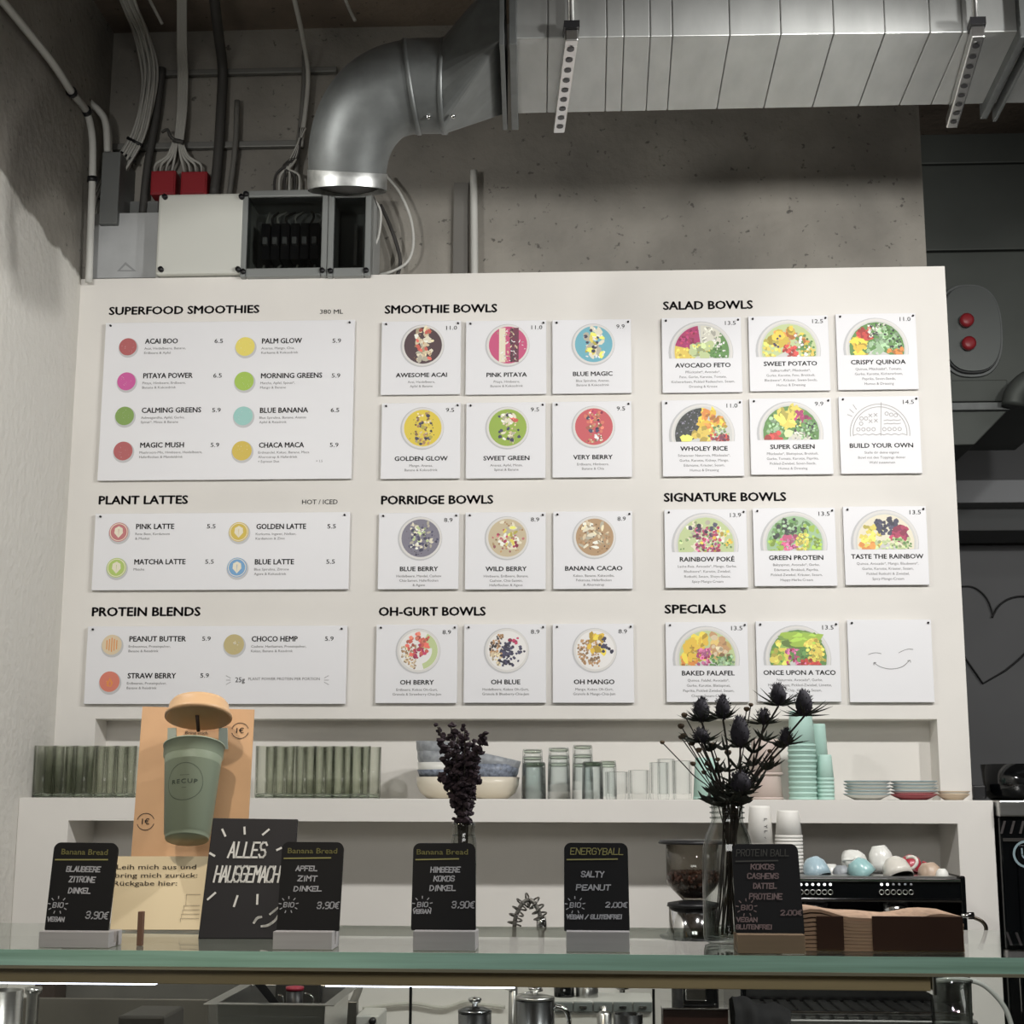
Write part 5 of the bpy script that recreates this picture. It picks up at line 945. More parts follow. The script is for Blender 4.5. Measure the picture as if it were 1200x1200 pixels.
for i, (u, v, rx, rz, lab) in enumerate(heads):
    y = YV+[.01, -.01, -.02, .02, 0, .015, .0, -.012, -.015][i]; c = at(u, v, y); k = pm(u, v, y); rx *= 1.14; rz *= 1.08; t = thing('thistle', 'dried dark '+lab, 'dried flower', 'dried thistles in the glass bottle', loc=mouth)
    b = c-Vector((0, 0, rz*k)); nk = mouth+Vector(((u-862)*.00016, (y-YV)*.5, 0)); mid = (nk+b)*.5+Vector((.002*(1 if u > 860 else -1)*0+(-.010 if u > 900 else .004), 0, -.004))
    MB().tube(smooth_path([foot+Vector((-(u-862)*.00012+R.uniform(-.004, .004), R.uniform(-.014, .014), 0)), nk, mid, b], 7), .0013, 6).build('stem', STEM, t)
    mb = MB(); prof = [(math.sin(math.pi*(j+.0)/8)*rx*k*(1-.12*(j > 4)), -math.cos(math.pi*j/8)*rz*k) for j in range(9)]; prof[0] = (.0003, prof[0][1]); prof[-1] = (.0003, prof[-1][1]); mb.lathe(prof, c, 14)
    for j in range(90):
        th = R.uniform(.25, 3.0); ph = R.uniform(0, 6.28); nn = Vector((math.sin(th)*math.cos(ph), math.sin(th)*math.sin(ph), -math.cos(th))); p = c+Vector((nn.x*rx*k, nn.y*rx*k, nn.z*rz*k)); w = .0008; s = nn.cross(Vector((.3, .4, .8))).normalized()*w; s2 = nn.cross(s).normalized()*w
        mb.add([p+s, p-s*.5+s2, p-s*.5-s2, p+nn*.0026+Vector((0, 0, .0008))], [(0, 1, 3), (1, 2, 3), (2, 0, 3)])
    mb.build('flower_head', THI, t)
    mb = MB(); nb_ = 19
    for j in range(nb_):
        a = 6.28*j/nb_+R.uniform(-.2, .2); d = Vector((math.cos(a), math.sin(a)*.8, R.uniform(-.1, .45))); blade(mb, b+Vector((0, 0, .001)), d, R.uniform(14, 30)*k*(1.25 if i in (0, 3, 4) else 1), .0022, R.uniform(0, .35))
    mb.build('bracts', LEAF, t)['kind'] = 'stuff'
    if i < 8:
        mb = MB(); q = nk*.35+b*.65
        for q in (nk*.35+b*.65, nk*.6+b*.4, nk*.8+b*.2):
            for j in range(7): a = 6.28*j/7+R.uniform(-.4, .4); blade(mb, q, Vector((math.cos(a), math.sin(a), R.uniform(.0, .9))), R.uniform(10, 22)*k, .0034)
        mb.build('leaves', LEAF, t)['kind'] = 'stuff'
t = thing('leaf_collar', 'dark jagged dried leaves spreading over the mouth of the thistle bottle', 'dried leaf', loc=mouth)
for j in range(26):
    a = 6.28*j/26+R.uniform(-.2, .2); mb = MB(); p = mouth+Vector((math.cos(a)*.006, math.sin(a)*.006, .003)); d = Vector((math.cos(a), math.sin(a)*.7, R.uniform(-.15, 1.1))); L = R.uniform(.014, .034)
    blade(mb, p, d, L, .0075, .05)
    for s in (.45, .7): blade(mb, p+d.normalized()*L*s, d+Vector((R.choice((-.6, .6)), 0, R.uniform(-.3, .5))), L*.4, .004)
    mb.build('leaf', LEAF, t)
small = [(776, 870, 3), (802, 838, 4), (798, 851, 4.2), (801, 862, 4), (798, 864, 3.4), (811, 871, 4), (819, 879, 4), (812, 895, 3.6), (835, 873, 4), (853, 882, 4.4), (841, 890, 3.2), (829, 895, 3.6), (875, 831, 3.8), (880, 826, 3), (912, 870, 3.2), (902, 880, 3), (905, 888, 3.2), (892, 896, 3), (825, 905, 3.4)]
for i, (u, v, r) in enumerate(sorted(small)):
    y = YV+R.uniform(-.02, .02); c = at(u, v, y); k = pm(u, v, y); t = thing('button_flower', 'small brown dried button flower among the thistles, %s counted from the tumblers' % (ORD+['sixteenth', 'seventeenth', 'eighteenth', 'nineteenth'])[i], 'dried flower', 'small dried button flowers', loc=mouth)
    MB().tube(smooth_path([foot+Vector((R.uniform(-.018, .018), R.uniform(-.014, .014), .001)), mouth+Vector(((u-855)*.00016, R.uniform(-.008, .008), 0)), (mouth*.45+c*.55)+Vector((R.uniform(-.003, .003), 0, -.003)), c], 6), .0007, 5).build('stem', STEM, t)
    MB().lathe([(.0003, -r*k*.8), (r*k*.7, -r*k*.5), (r*k, .1*r*k), (r*k*.8, r*k*.6), (.0003, r*k*.75)], c, 9, smooth=False).build('flower', BRN, t)

# ================================================================== brown bag stack on the glass
KF = mat('kraft_brown', (178, 148, 124), .75, noise=.18, scale=30, stretch=(1, 1, 60)); KD = mat('dark_brown_gloss', (70, 50, 42), .22, noise=.2, scale=6)
t = thing('paper_bag_pile', 'low pile of folded brown paper bags on the glass before the espresso machine', 'paper bags', loc=(at(1035, 1112, 0.89).x, 0.89, GZ))
ub = [(942, 956, KF, 0), (957, 989.5, KD, .004), (990, 1022, KF, 0), (1022.5, 1129, KD, .003)]
n = 10; zb_ = GZ+.0004
for j in range(n):
    mb = MB(); x0_, x1_ = at(941, 1100, 0.89).x, at(1129, 1100, 0.89).x; h = .0036; zz = zb_+j*h; seg = 16; yf = 0.89+R.uniform(-.0012, .0012); sh = R.uniform(-.0015, .0015)
    wv = lambda f: (.0045*math.sin(f*7+1)+.0018*math.sin(f*17)-.0035*f+.002)*(j/(n-1))**1.5
    vs = []
    for i in range(seg+1):
        f = i/seg; x = x0_+(x1_-x0_)*f+sh; w = wv(f)
        vs += [(x, yf, zz+w), (x, 1.01, zz+w*.6), (x, 1.01, zz+h*.9+w*.6), (x, yf, zz+h*.9+w)]
    mb.add(vs, [(4*i+a, 4*i+(a+1) % 4, 4*i+4+(a+1) % 4, 4*i+4+a) for i in range(seg) for a in range(4)]+[(0, 1, 2, 3), tuple(4*seg+k for k in (3, 2, 1, 0))]); mb.build('paper_bag', KF, t)
for u0, u1 in ((957, 989), (1022.5, 1129)):  # glossy dark brown slabs on the front of the pile
    a, b = at(u0, 1100, 0.887), at(u1, 1100, 0.887); MB().box(a.x, b.x, 0.8855, 0.8875, zb_+.0015, at(u0, 1073.5, 0.887).z).build('dark_front', KD, t, bevel=.0005)

# ================================================================== coiled spring tap
YT = 2.10
t = thing('spring_tap', 'chrome tap with a coiled spring hose arching above the sink', 'tap', loc=(at(600, 1150, YT).x, YT, ZC))
arch = smooth_path([at(u, v, YT) for u, v in ((602.5, 1100), (603, 1084), (604.5, 1074), (608, 1066), (612, 1059), (618, 1055), (624, 1056), (629, 1063), (632, 1070), (634, 1078))], 8)
k = pm(600, 1080, YT); MB().tube(arch, 2.6*k, 10).build('hose', mat('hose_grey', (120, 118, 112), .4, .6), t)
hel = []; turns = 10; N = len(arch)-1
fine = []
for i in range(N):
    for q in range(5): fine.append(arch[i].lerp(arch[i+1], q/5))
fine.append(arch[-1]); L = [0]
for a, b in zip(fine, fine[1:]): L.append(L[-1]+(b-a).length)
for i, p in enumerate(fine):
    if i < len(fine)*.10: continue
    d = (fine[min(i+1, len(fine)-1)]-fine[max(i-1, 0)]).normalized(); s = Vector((0, 1, 0)); u_ = d.cross(s).normalized(); a = 6.2832*turns*(L[i]/L[-1]); hel.append(p+(s*math.cos(a)+u_*math.sin(a))*8.0*k)
MB().tube(hel, 1.05*k, 6).build('spring', mat('spring_steel', (120, 118, 114), .2, 1), t)
p = at(634.5, 1080, YT); MB().lathe([(5.2*k, 6*k), (6.3*k, 0), (6.3*k, -9*k), (4*k, -11*k), (3*k, -45*k), (3*k, -70*k)], p+Vector((0, 0, 0)), 20).build('spray_head', CHROME, t)
xq = at(599, 1180, YT).x; MB().tube([Vector((xq, YT, ZC)), Vector((at(602.5, 1100, YT).x, YT, at(602.5, 1098, YT).z))], 5.2*k, 16).build('column', STEEL, t)
MB().lathe([(7*k, 0), (7*k, 10*k), (5.5*k, 12*k)], Vector((xq, YT, at(600, 1160, YT).z)), 16).build('joint', CHROME, t)
MB().tube([Vector((xq, YT, at(600, 1168, YT).z)), Vector((at(636, 1168, YT).x, YT, at(636, 1160, YT).z))], 1.6*k, 8).build('holder_arm', CHROME, t)

# ================================================================== grinder
YG = 2.02; k = pm(812, 1030, YG); gx = at(812, 1030, YG).x; zv = lambda v, Y=YG: at(812, v, Y).z
t = thing('coffee_grinder', 'coffee grinder with a clear hopper of beans behind the thistle bottle', 'grinder', loc=(gx, YG, ZC))
HG = clearmat('hopper_clear', (238, 236, 232), (170, 166, 160), .9, power=2)
MB().lathe([(31*k, zv(989)), (31*k, zv(1032)), (25*k, zv(1042)), (13*k, zv(1054)), (12*k, zv(1054)), (24*k, zv(1041)), (30*k, zv(1031)), (30*k, zv(989))], (gx, YG, 0), 40).build('hopper', HG, t)
MB().lathe([(39*k, zv(989)), (40*k, zv(987.5)), (38*k, zv(984.5)), (.0005, zv(984))], (gx, YG, 0), 40).build('lid', DARKM, t)
MB().lathe([(.0005, zv(1053)), (11*k, zv(1052)), (23*k, zv(1041)), (29*k, zv(1031)), (29*k, zv(1024)), (.0005, zv(1022))], (gx, YG, 0), 32).build('bean_fill', mat('coffee_dark', (52, 34, 26), .6, noise=.4, scale=160), t)
BE = mat('coffee_bean', (74, 46, 34), .4)
mb = MB()
for i in range(260):
    a = R.uniform(0, 6.28); f = R.random(); z = zv(1022+f*22); r = (29*k if f < .42 else (29-11*(f-.42)/.58)*k)
    if i > 170: r = R.uniform(0, 28)*k; z = zv(1022)
    A = Matrix.Rotation(R.uniform(0, 3), 3, 'X') @ Matrix.Rotation(R.uniform(0, 3), 3, 'Z'); mb.lathe([(.0003, -.0045), (.0032, -.002), (.0032, .002), (.0003, .0045)], (gx+r*math.cos(a), YG+r*math.sin(a), z), 6, axis=A)
mb.build('beans', BE, t)['kind'] = 'stuff'
MB().lathe([(14*k, zv(1055)), (30*k, zv(1058)), (31*k, zv(1062)), (29*k, zv(1062.5))], (gx, YG, 0), 32).build('collar', DARKM, t)
MB().lathe([(28.5*k, zv(1062)), (29*k, zv(1100)), (29*k, zv(1150))], (gx, YG, 0), 40).build('body', CHROME, t)
MB().lathe([(27*k, zv(1150)), (27*k, zv(1176)), (36*k, zv(1180)), (36*k, ZC)], (gx, YG, 0), 32).build('base', DARKM, t)
a = at(800, 1155, 1.93); b = at(840, 1178, 1.93); MB().box(a.x, b.x, 1.93, 1.95, b.z, a.z).build('control_panel', BLKG, t, bevel=.003)
a = at(803, 1158, 1.928); b = at(828, 1173, 1.928); MB().box(a.x, b.x, 1.925, 1.93, b.z, a.z).build('window', CHROME, t, bevel=.002)
a = at(776, 1181, 1.90); b = at(855, 1183.5, 1.90); MB().box(a.x, b.x, 1.90, 2.0, b.z, a.z).build('tray_edge', CHROME, t, bevel=.001)
MB().box(a.x+.002, b.x-.002, 1.91, 2.0, ZC, b.z).build('drawer_block', mat('dark_wood_red', (46, 26, 20), .4), t)

# ================================================================== espresso machine
YM = 1.95; X0, X1 = at(872, 1040, YM).x, at(1126, 1040, YM).x; zm = lambda v, Y=YM: at(1000, v, Y).z
em = thing('espresso_machine', 'wide black and chrome espresso machine with two groups and cups on top', 'coffee machine', loc=((X0+X1)/2, YM, ZC))
MB().box(X0, X1, YM, 2.33, zm(1054.5), zm(1029)).build('top_housing', BLKG, em, bevel=.003)
MB().box(X0-.002, X1, YM-.004, YM+.004, zm(1033), zm(1029.5)).build('chrome_rail', CHROME, em, bevel=.001)
MB().box(X0-.002, X1, YM-.003, YM+.004, zm(1056.5), zm(1054.5)).build('chrome_trim', CHROME, em)
MB().box(X0+.004, X1-.004, YM+.01, 2.325, zm(1029)-.001, zm(1029)+.003).build('cup_tray', STEEL, em)
MB().box(X1, X1+.010, YM+.005, 2.32, ZC+.03, zm(1026)).build('side_panel', BLKG, em, bevel=.003)
MB().box(X0-.010, X0, YM+.005, 2.32, ZC+.03, zm(1026)).build('side_panel', BLKG, em, bevel=.003)
MB().box(X0, X1, 2.14, 2.32, ZC+.03, zm(1056)).build('back_housing', mat('machine_dark', (26, 28, 30), .3), em)
MB().box(X0-.006, X1+.006, 1.90, 2.13, ZC+.02, zm(1190)).build('drip_base', STEEL, em, bevel=.003)
MB().box(X0+.004, X1-.002, 1.895, 1.905, zm(1189, 1.895), zm(1185.5, 1.895)).build('tray_lip', CHROME, em, bevel=.001)
for i in range(14): x = X0+.03+i*(X1-X0-.06)/13; MB().box(x-.008, x+.008, 1.91, 2.12, zm(1190)+.001, zm(1190)+.004).build('grate_bar', STEEL, em)
for x in (X0+.03, X1-.03, ):
    for y in (1.93, 2.28): MB().lathe([(.012, 0), (.015, .021)], (x, y, ZC), 12).build('foot', DARKM, em)
for ug, nb_ in ((955, 6), (1051, 6)):
    c = at(ug-1.5, 1058, YM+.05)
    MB().lathe([(.026, 0), (.030, -.004), (.030, -.034), (.022, -.040)], (c.x, YM+.05, zm(1056)), 28).build('group_head', CHROME, em)
    MB().lathe([(.027, 0), (.027, -.020), (.018, -.030)], (c.x, YM+.05, zm(1056)-.041), 24).build('portafilter', CHROME, em)
    MB().tube([Vector((c.x, YM+.03, zm(1056)-.052)), Vector((c.x, YM-.075, zm(1056)-.062))], [.007, .012], 12).build('handle', DARKM, em)
    for i in range(6):
        u = (938.5 if ug < 1000 else 1033)+i*6.9; p = at(u, 1036.5, YM-.0005)
        MB().lathe([(.0022, 0), (.0022, .002), (.0003, .0022)], p, 10, axis=Matrix.Rotation(math.pi/2, 3, 'X')).build('light', mat('button_light', (250, 250, 250), .4, emit=2.2) if (ug < 1000 or i < 2) else CERG, em)
        p = at(u, 1045.5, YM-.0005); MB().lathe([(.0034, 0), (.0046, .0012), (.0046, .0028), (.0034, .003)], p, 14, axis=Matrix.Rotation(math.pi/2, 3, 'X'), close=True).build('button', STEEL, em)
# steam tap and wand
p = at(1126, 1073, YM+.01); MB().tube([p, p+Vector((.022, 0, 0))], .0062, 16).build('steam_valve', CHROME, em)
w = [at(u, v, YM+.01) for u, v in ((1137, 1073.5), (1143, 1076), (1151, 1080), (1155.5, 1087), (1154, 1097), (1149.5, 1109))]; MB().tube(smooth_path(w, 5), .0034, 10).build('steam_wand', mat('wand_steel', (150, 140, 126), .2, 1), em)
a, b = w[-1], w[-2]; MB().tube([a, a+(a-b).normalized()*.006], .0046, 10).build('wand_tip', CHROME, em)
# cups on the machine
ZT = zm(1029)+.0032
def mug(label, u, v, Y, r, h, m, tx=0, ty=0, rz=0, handle=True):
    c = at(u, v, Y); t = thing('coffee_cup', label, 'cup', 'coffee cups lying on the espresso machine', loc=c); A = Matrix.Rotation(math.radians(rz), 3, 'Z') @ Matrix.Rotation(math.radians(tx), 3, 'X') @ Matrix.Rotation(math.radians(ty), 3, 'Y')
    P = [(r*.45, -h*.5), (r*.52, -h*.47), (r*.85, -h*.2), (r*.98, h*.2), (r, h*.5), (r-.003, h*.5), (r*.94, h*.15), (r*.78, -h*.2), (.0005, -h*.4)]
    MB().lathe(P, c, 32, axis=A).build('body', m, t)
    if handle:
        pts = [c+A @ Vector((r*.93+.016*math.sin(q), 0, h*.02+h*.30*math.cos(q))) for q in [math.pi*j/8 for j in range(9)]]; MB().tube(pts, .003, 8).build('handle', m, t)
    return t
CB = mat('cup_pale_blue', (168, 192, 202), .25, coat=.4); CT = mat('cup_aqua', (156, 196, 196), .25, coat=.4); CR_ = mat('cup_red', (170, 48, 64), .3, coat=.4); CTN = mat('cup_tan', (186, 164, 144), .35, coat=.3)
mug('pale blue cup tipped over beside the paper cup stack', 955, 1017, 2.02, .024, .036, CB, 160, 10, 20, False)
mug('white cup lying low behind the pale blue cup', 974, 1021, 2.08, .018, .026, CERW, 180, 0, 40)
mug('aqua cup lying on its side near the middle of the machine', 1007, 1018, 2.00, .023, .034, CT, 150, -20, 120)
mug('glassy white cup on its side behind the aqua cup', 1003, 1009, 2.07, .022, .034, CERW, 100, 30, 200)
mug('tall white cup upside down at the back of the machine top', 1032, 1006, 2.08, .024, .046, CERW, 178, 8, 0, False)
mug('off-white cup lying before the tall upside-down one', 1050, 1018, 1.99, .026, .038, mat('cup_offwhite', (214, 210, 200), .25, coat=.4), 160, 26, 330)
mug('red cup tipped on the machine near its far end', 1068, 1012, 2.07, .021, .028, CR_, 165, -14, 330)
mug('tan cup upside down near the far end of the machine', 1089, 1021, 2.01, .022, .030, CTN, 178, 6, 10, False)
mug('little white cup last on the machine top', 1104, 1024, 1.99, .012, .018, CERW, 180, 0, 0, False)
mug('small grey cup behind the glassy white one', 986, 1022, 2.05, .017, .024, CERG, 180, 0, 0, False)
PCW = mat('paper_cup_white', (230, 228, 222), .6)
def pcs(u0, u1, top, first, n, Y, who):
    u = (u0+u1)/2; k = pm(u, 980, Y); rb = (u1-u0)/2*k*1.04; z1 = at(u, top, Y).z; z1r = at(u, first, Y).z; h = z1-z1r; x = at(u, 980, Y).x; p0 = (z1-h-ZT)/(n-1); p = None
    for i in range(n):
        z = ZT+.0005+i*p0; lb = 'white paper cup, %s up in the %s' % (ORD[i], who)
        p = put(p, x, Y, z, lb, 0, 'white paper cups stacked on the machine') if p else cup('paper_cup', lb, rb*.78, rb, h, (x, Y, z), PCW, 'white paper cups stacked on the machine')
    return x, z1, rb, h
pcs(909, 939.5, 950, 982, 11, 2.06, 'stack showing its rolled rims')
x, z1, rb, h = pcs(876, 906, 944.5, 992, 8, 2.07, 'stack behind the bottle')
q = MB(); A = Matrix.Rotation(math.radians(90), 3, 'Y')
for i, ch in enumerate('LYLA'):
    zc = z1-.022-.011*i; vs, fs, lo, hi = glyphs(ch)
    q.add([Vector((x+rb*.35-.0035+v_[1]*.009, 2.07-math.sqrt(max(0, (rb*.93)**2-(rb*.35-.0035+v_[1]*.009)**2))-.0006, zc-(v_[0]-lo)*.011)) for v_ in vs], fs)
tag(q.build('cup_lettering', BLACK), 'small vertical black lettering on the white paper cups behind the bottle', 'lettering')

# ================================================================== things under the counter glass, on the worktop
def zat(u, v, Y): return at(u, v, Y).z
def can(name, label, cat, u, w, vt, Y, m, prof=None, base=None, **k):
    kx = pm(u, 1180, Y); r = w/2*kx; zt_ = zat(u, vt, Y); c = (at(u, 1180, Y).x, Y, 0); zb = ZC if base is None else base; H = zt_-zb
    t = thing(name, label, cat, loc=(c[0], Y, zb)); P = prof(r, zb, zt_) if prof else [(r*.96, zb), (r, zb+.004), (r, zt_), (r-.0015, zt_), (r-.0015, zb+.006), (.0005, zb+.006)]
    MB().lathe(P, c, 32).build('body', m, t); return t, Vector(c), r, zt_
t, c, r, z_ = can('lidded_pot', 'small dark steel pot with a knobbed lid beneath the glowing strip', 'pot', 556.5, 39, 1186, 1.70, mat('dark_steel', (120, 122, 124), .22, 1))
MB().lathe([(r*1.02, z_), (r*1.02, z_+.003), (r*.55, z_+.008), (.0005, z_+.009)], c, 32).build('lid', mat('dark_steel', ()), t); MB().lathe([(.005, z_+.008), (.004, z_+.013), (.010, z_+.016), (.011, z_+.021), (.0005, z_+.024)], c, 20).build('knob', CHROME, t)
t, c, r, z_ = can('lidded_pot', 'large dark steel pot with a knobbed lid beside the tap column', 'pot', 627, 46, 1171, 1.70, mat('dark_steel', ()))
MB().lathe([(r*1.02, z_), (r*1.02, z_+.004), (r*.55, z_+.007), (.0005, z_+.008)], c, 32).build('lid', STEEL, t); MB().lathe([(.005, z_+.007), (.004, z_+.011), (.010, z_+.014), (.011, z_+.018), (.0005, z_+.020)], c, 20).build('knob', CHROME, t)
MB().tube(smooth_path([c+Vector((r, 0, z_-.01)), c+Vector((r+.02, 0, z_-.02)), c+Vector((r+.022, 0, z_-.07)), c+Vector((r, 0, z_-.09))], 5), .004, 8).build('handle', CHROME, t)
can('steel_jug', 'steel jug in the corner under the glass by the side wall', 'jug', 5, 42, 1160, 1.74, STEEL)
can('steel_canister', 'slim steel canister beside the corner jug under the glass', 'canister', 38, 20, 1157, 1.78, STEEL, lambda r, a, b: [(r*.7, a), (r*.7, b-.012), (r, b-.008), (r, b), (r-.002, b), (.0005, b-.006)])
can('steel_shaker', 'small steel shaker before the grey drawers under the glass', 'shaker', 708, 17, 1185, 1.72, STEEL, lambda r, a, b: [(r, a), (r, b-.004), (r*.6, b), (.004, b+.001), (.005, b+.006), (.0005, b+.009)])
can('dark_jar', 'low dark jar beside the small steel shaker', 'jar', 736, 34, 1188, 1.74, mat('dark_steel', ()))
can('milk_pitcher', 'black milk pitcher on the grey drawers behind the large pot', 'pitcher', 661, 24, 1140, 1.96, BLKG, base=zat(661, 1173, 1.96))
can('milk_pitcher', 'steel milk pitcher on the grey drawers beside the black pitcher', 'pitcher', 688, 26, 1140, 1.96, STEEL, base=zat(661, 1173, 1.96))
t = thing('drawer_block', 'low grey block of small drawers behind the pots', 'drawers', loc=(at(708, 1180, 1.9).x, 1.9, ZC)); G_ = mat('drawer_grey', (118, 124, 122), .35, .4); zt2 = zat(700, 1173.5, 1.9)
MB().box(at(648, 1180, 1.9).x, at(765, 1180, 1.9).x, 1.90, 2.02, ZC, zt2).build('cabinet', mat('drawer_white', (196, 196, 190), .4), t)
for i in range(5):
    a, b = at(649+i*23.3, 1174.5, 1.893), at(671+i*23.3, 1186, 1.893); f = MB().box(a.x, b.x, 1.893, 1.8999, b.z, a.z).build('drawer', G_, t, bevel=.001)
    MB().box((a.x+b.x)/2-.006, (a.x+b.x)/2+.006, 1.889, 1.893, (a.z+b.z)/2-.002, (a.z+b.z)/2+.002).build('handle', CHROME, f)
p = at(729, 1150, 2.05); tag(MB().tube([Vector((p.x, 2.05, ZC)), Vector((p.x, 2.05, at(729, 1125, 2.05).z))], .005, 10).lathe([(.012, 0), (.014, .004), (.014, .014), (.005, .018)], (p.x, 2.05, zat(729, 1159, 2.05)), 16).build('rinse_pipe', CHROME), 'thin chrome pipe with a collar rising near the grinder', 'pipe')
# steel splash panel and container at the side-wall end
tag(MB().box(at(22, 1180, 1.95).x, at(243, 1180, 1.95).x, 1.95, 1.962, ZC, zat(120, 1170.5, 1.95)).build('splash_panel', mat('splash_steel', (128, 124, 116), .4, .8, noise=.12, scale=5), bevel=.001), 'long dull steel splash panel behind the steel container', 'panel')
tag(MB().box(at(66, 1160, 2.22).x, at(89, 1160, 2.22).x, 2.10, 2.22, ZC, zat(78, 1125, 2.2)).build('knife_block', mat('dark_brown_block', (58, 46, 40), .5), bevel=.002), 'dark upright block standing behind the splash panel', 'block')
tag(MB().box(at(89, 1160, 2.22).x, at(400, 1160, 2.22).x, 2.16, 2.22, ZC, zat(200, 1125, 2.2)).build('grey_backboard', mat('backboard_grey', (104, 102, 96), .5, noise=.08), bevel=.002), 'grey board standing upright behind the steel container', 'board')
tag(MB().box(at(372, 1185, 1.9).x, at(420, 1185, 1.9).x, 1.88, 1.90, ZC, zat(390, 1172, 1.9)).build('steel_plate', mat('plate_steel', (120, 120, 116), .35, .9), bevel=.001), 'upright steel plate just beyond the container of utensils', 'plate')
tag(MB().tube(smooth_path([at(409, 1200, 1.98), at(412, 1180, 1.98), at(420, 1160, 1.98), at(424, 1140, 1.98)], 4), .007, 8).build('side_arm', mat('arm_grey', (130, 128, 122), .4)), 'grey slanting arm rising beside the steel plate', 'arm')
t = thing('small_dispenser', 'small pale dispenser box with a black nozzle, by the thin black upright', 'dispenser', loc=(at(432, 1190, 1.85).x, 1.85, ZC))
MB().box(at(417, 1190, 1.83).x, at(444, 1190, 1.83).x, 1.83, 1.93, ZC, zat(430, 1190, 1.83)).build('body', mat('dispenser_pale', (188, 188, 182), .4), t, bevel=.003)
p = at(437, 1196, 1.828); MB().tube([p, p-Vector((0, .008, 0))], .006, 12).build('nozzle', DARKM, t)
def panshape(t, u0, u1, vt, Y, dep, m, ub0, ub1):
    xa, xb = at(u0, vt, Y).x, at(u1, vt, Y).x; ia, ib = at(ub0, vt, Y).x, at(ub1, vt, Y).x; zr = zat((u0+u1)/2, vt, Y); y0, y1 = Y, Y+dep; tk = (ia-xa)
    top = [(xa, y0), (xb, y0), (xb, y1), (xa, y1)]; inn = [(ia, y0+tk), (ib, y0+tk), (ib, y1-tk), (ia, y1-tk)]; s = .012; low = [(ia+s, y0+tk+s), (ib-s, y0+tk+s), (ib-s, y1-tk-s), (ia+s, y1-tk-s)]
    V = [(x, y, zr) for x, y in top]+[(x, y, zr) for x, y in inn]+[(x, y, ZC+.003) for x, y in low]+[(x+(-.0012 if x < (xa+xb)/2 else .0012), y+(-.0012 if y < (y0+y1)/2 else .0012), zr-.002) for x, y in inn]+[(x+(-.0012 if x < (xa+xb)/2 else .0012), y+(-.0012 if y < (y0+y1)/2 else .0012), ZC+.0005) for x, y in low]+[(x, y, zr-.002) for x, y in top]
    f = []
    for i in range(4):
        j = (i+1) % 4; f += [(i, j, 4+j, 4+i), (4+i, 4+j, 8+j, 8+i), (12+j, 12+i, 16+i, 16+j), (20+j, 20+i, 12+i, 12+j), (i, 20+i, 20+j, j)]
    f += [(8, 9, 10, 11), (19, 18, 17, 16)]; MB().add(V, f).build('pan', m, t, bevel=.0015); MB().box(ia+.003, ib-.003, y0+tk-.004, y0+tk-.001, zr-.022, zr-.019).build('pressed_rib', m, t); return zr
t = thing('steel_container', 'deep steel kitchen container holding utensils, under the blackboards', 'container', loc=(at(315, 1190, 1.55).x, 1.62, ZC)); panshape(t, 238, 392, 1177, 1.52, .26, STEEL, 252, 378)
def rod(name, label, cat, pts, r, m, flat=None): return tag(MB().tube(pts, r, 8).build(name, m), label, cat)
tag(MB().hexa([at(u, v, y) for u, v, y in ((295, 1150, 1.60), (308, 1150, 1.60), (330, 1178, 1.60), (318, 1178, 1.60), (295, 1150, 1.606), (308, 1150, 1.606), (330, 1178, 1.606), (318, 1178, 1.606))]).build('black_spatula', DARKM, bevel=.0005), 'flat black spatula handle leaning out of the steel container', 'spatula')
t = thing('red_lidded_tub', 'little black tub with a round red lid inside the steel container', 'tub', loc=at(345, 1178, 1.68)); c = at(345, 1178, 1.68); kq = pm(345, 1178, 1.68)
MB().lathe([(10*kq, -.03), (10*kq, 17*kq)], c, 24).build('tub', DARKM, t); MB().lathe([(10.6*kq, 17*kq), (10.6*kq, 21*kq), (.0005, 22*kq)], c, 24).build('lid', mat('lid_crimson', (150, 44, 62), .4), t)
tag(MB().box(at(322, 1160, 1.74).x, at(374, 1160, 1.74).x, 1.745, 1.755, zat(350, 1200, 1.74), zat(350, 1153.5, 1.74)).build('black_board', mat('dull_black', (40, 40, 38), .5), bevel=.002), 'black cutting board standing at the back of the steel container', 'board')
for i, (u0, u1, lab) in enumerate(((326, 331, 'thin steel whisk wire leaning in the container beside the black spatula'), (357, 366, 'curved steel whisk wire beside the red-lidded tub'))):
    tag(MB().tube(smooth_path([at(u0, 1166 if not i else 1164, 1.64), at(u1, 1168, 1.64), at(u1+1, 1180, 1.64)], 4), .0014, 6).build('whisk_wire', CHROME), lab, 'whisk')
tag(MB().box(at(138, 1190, 1.6).x, at(192, 1190, 1.6).x, 1.60, 1.72, ZC, zat(160, 1190.5, 1.6)).build('black_tray', mat('tray_black', (44, 42, 38), .4), bevel=.004), 'low black box before the steel splash panel', 'box')
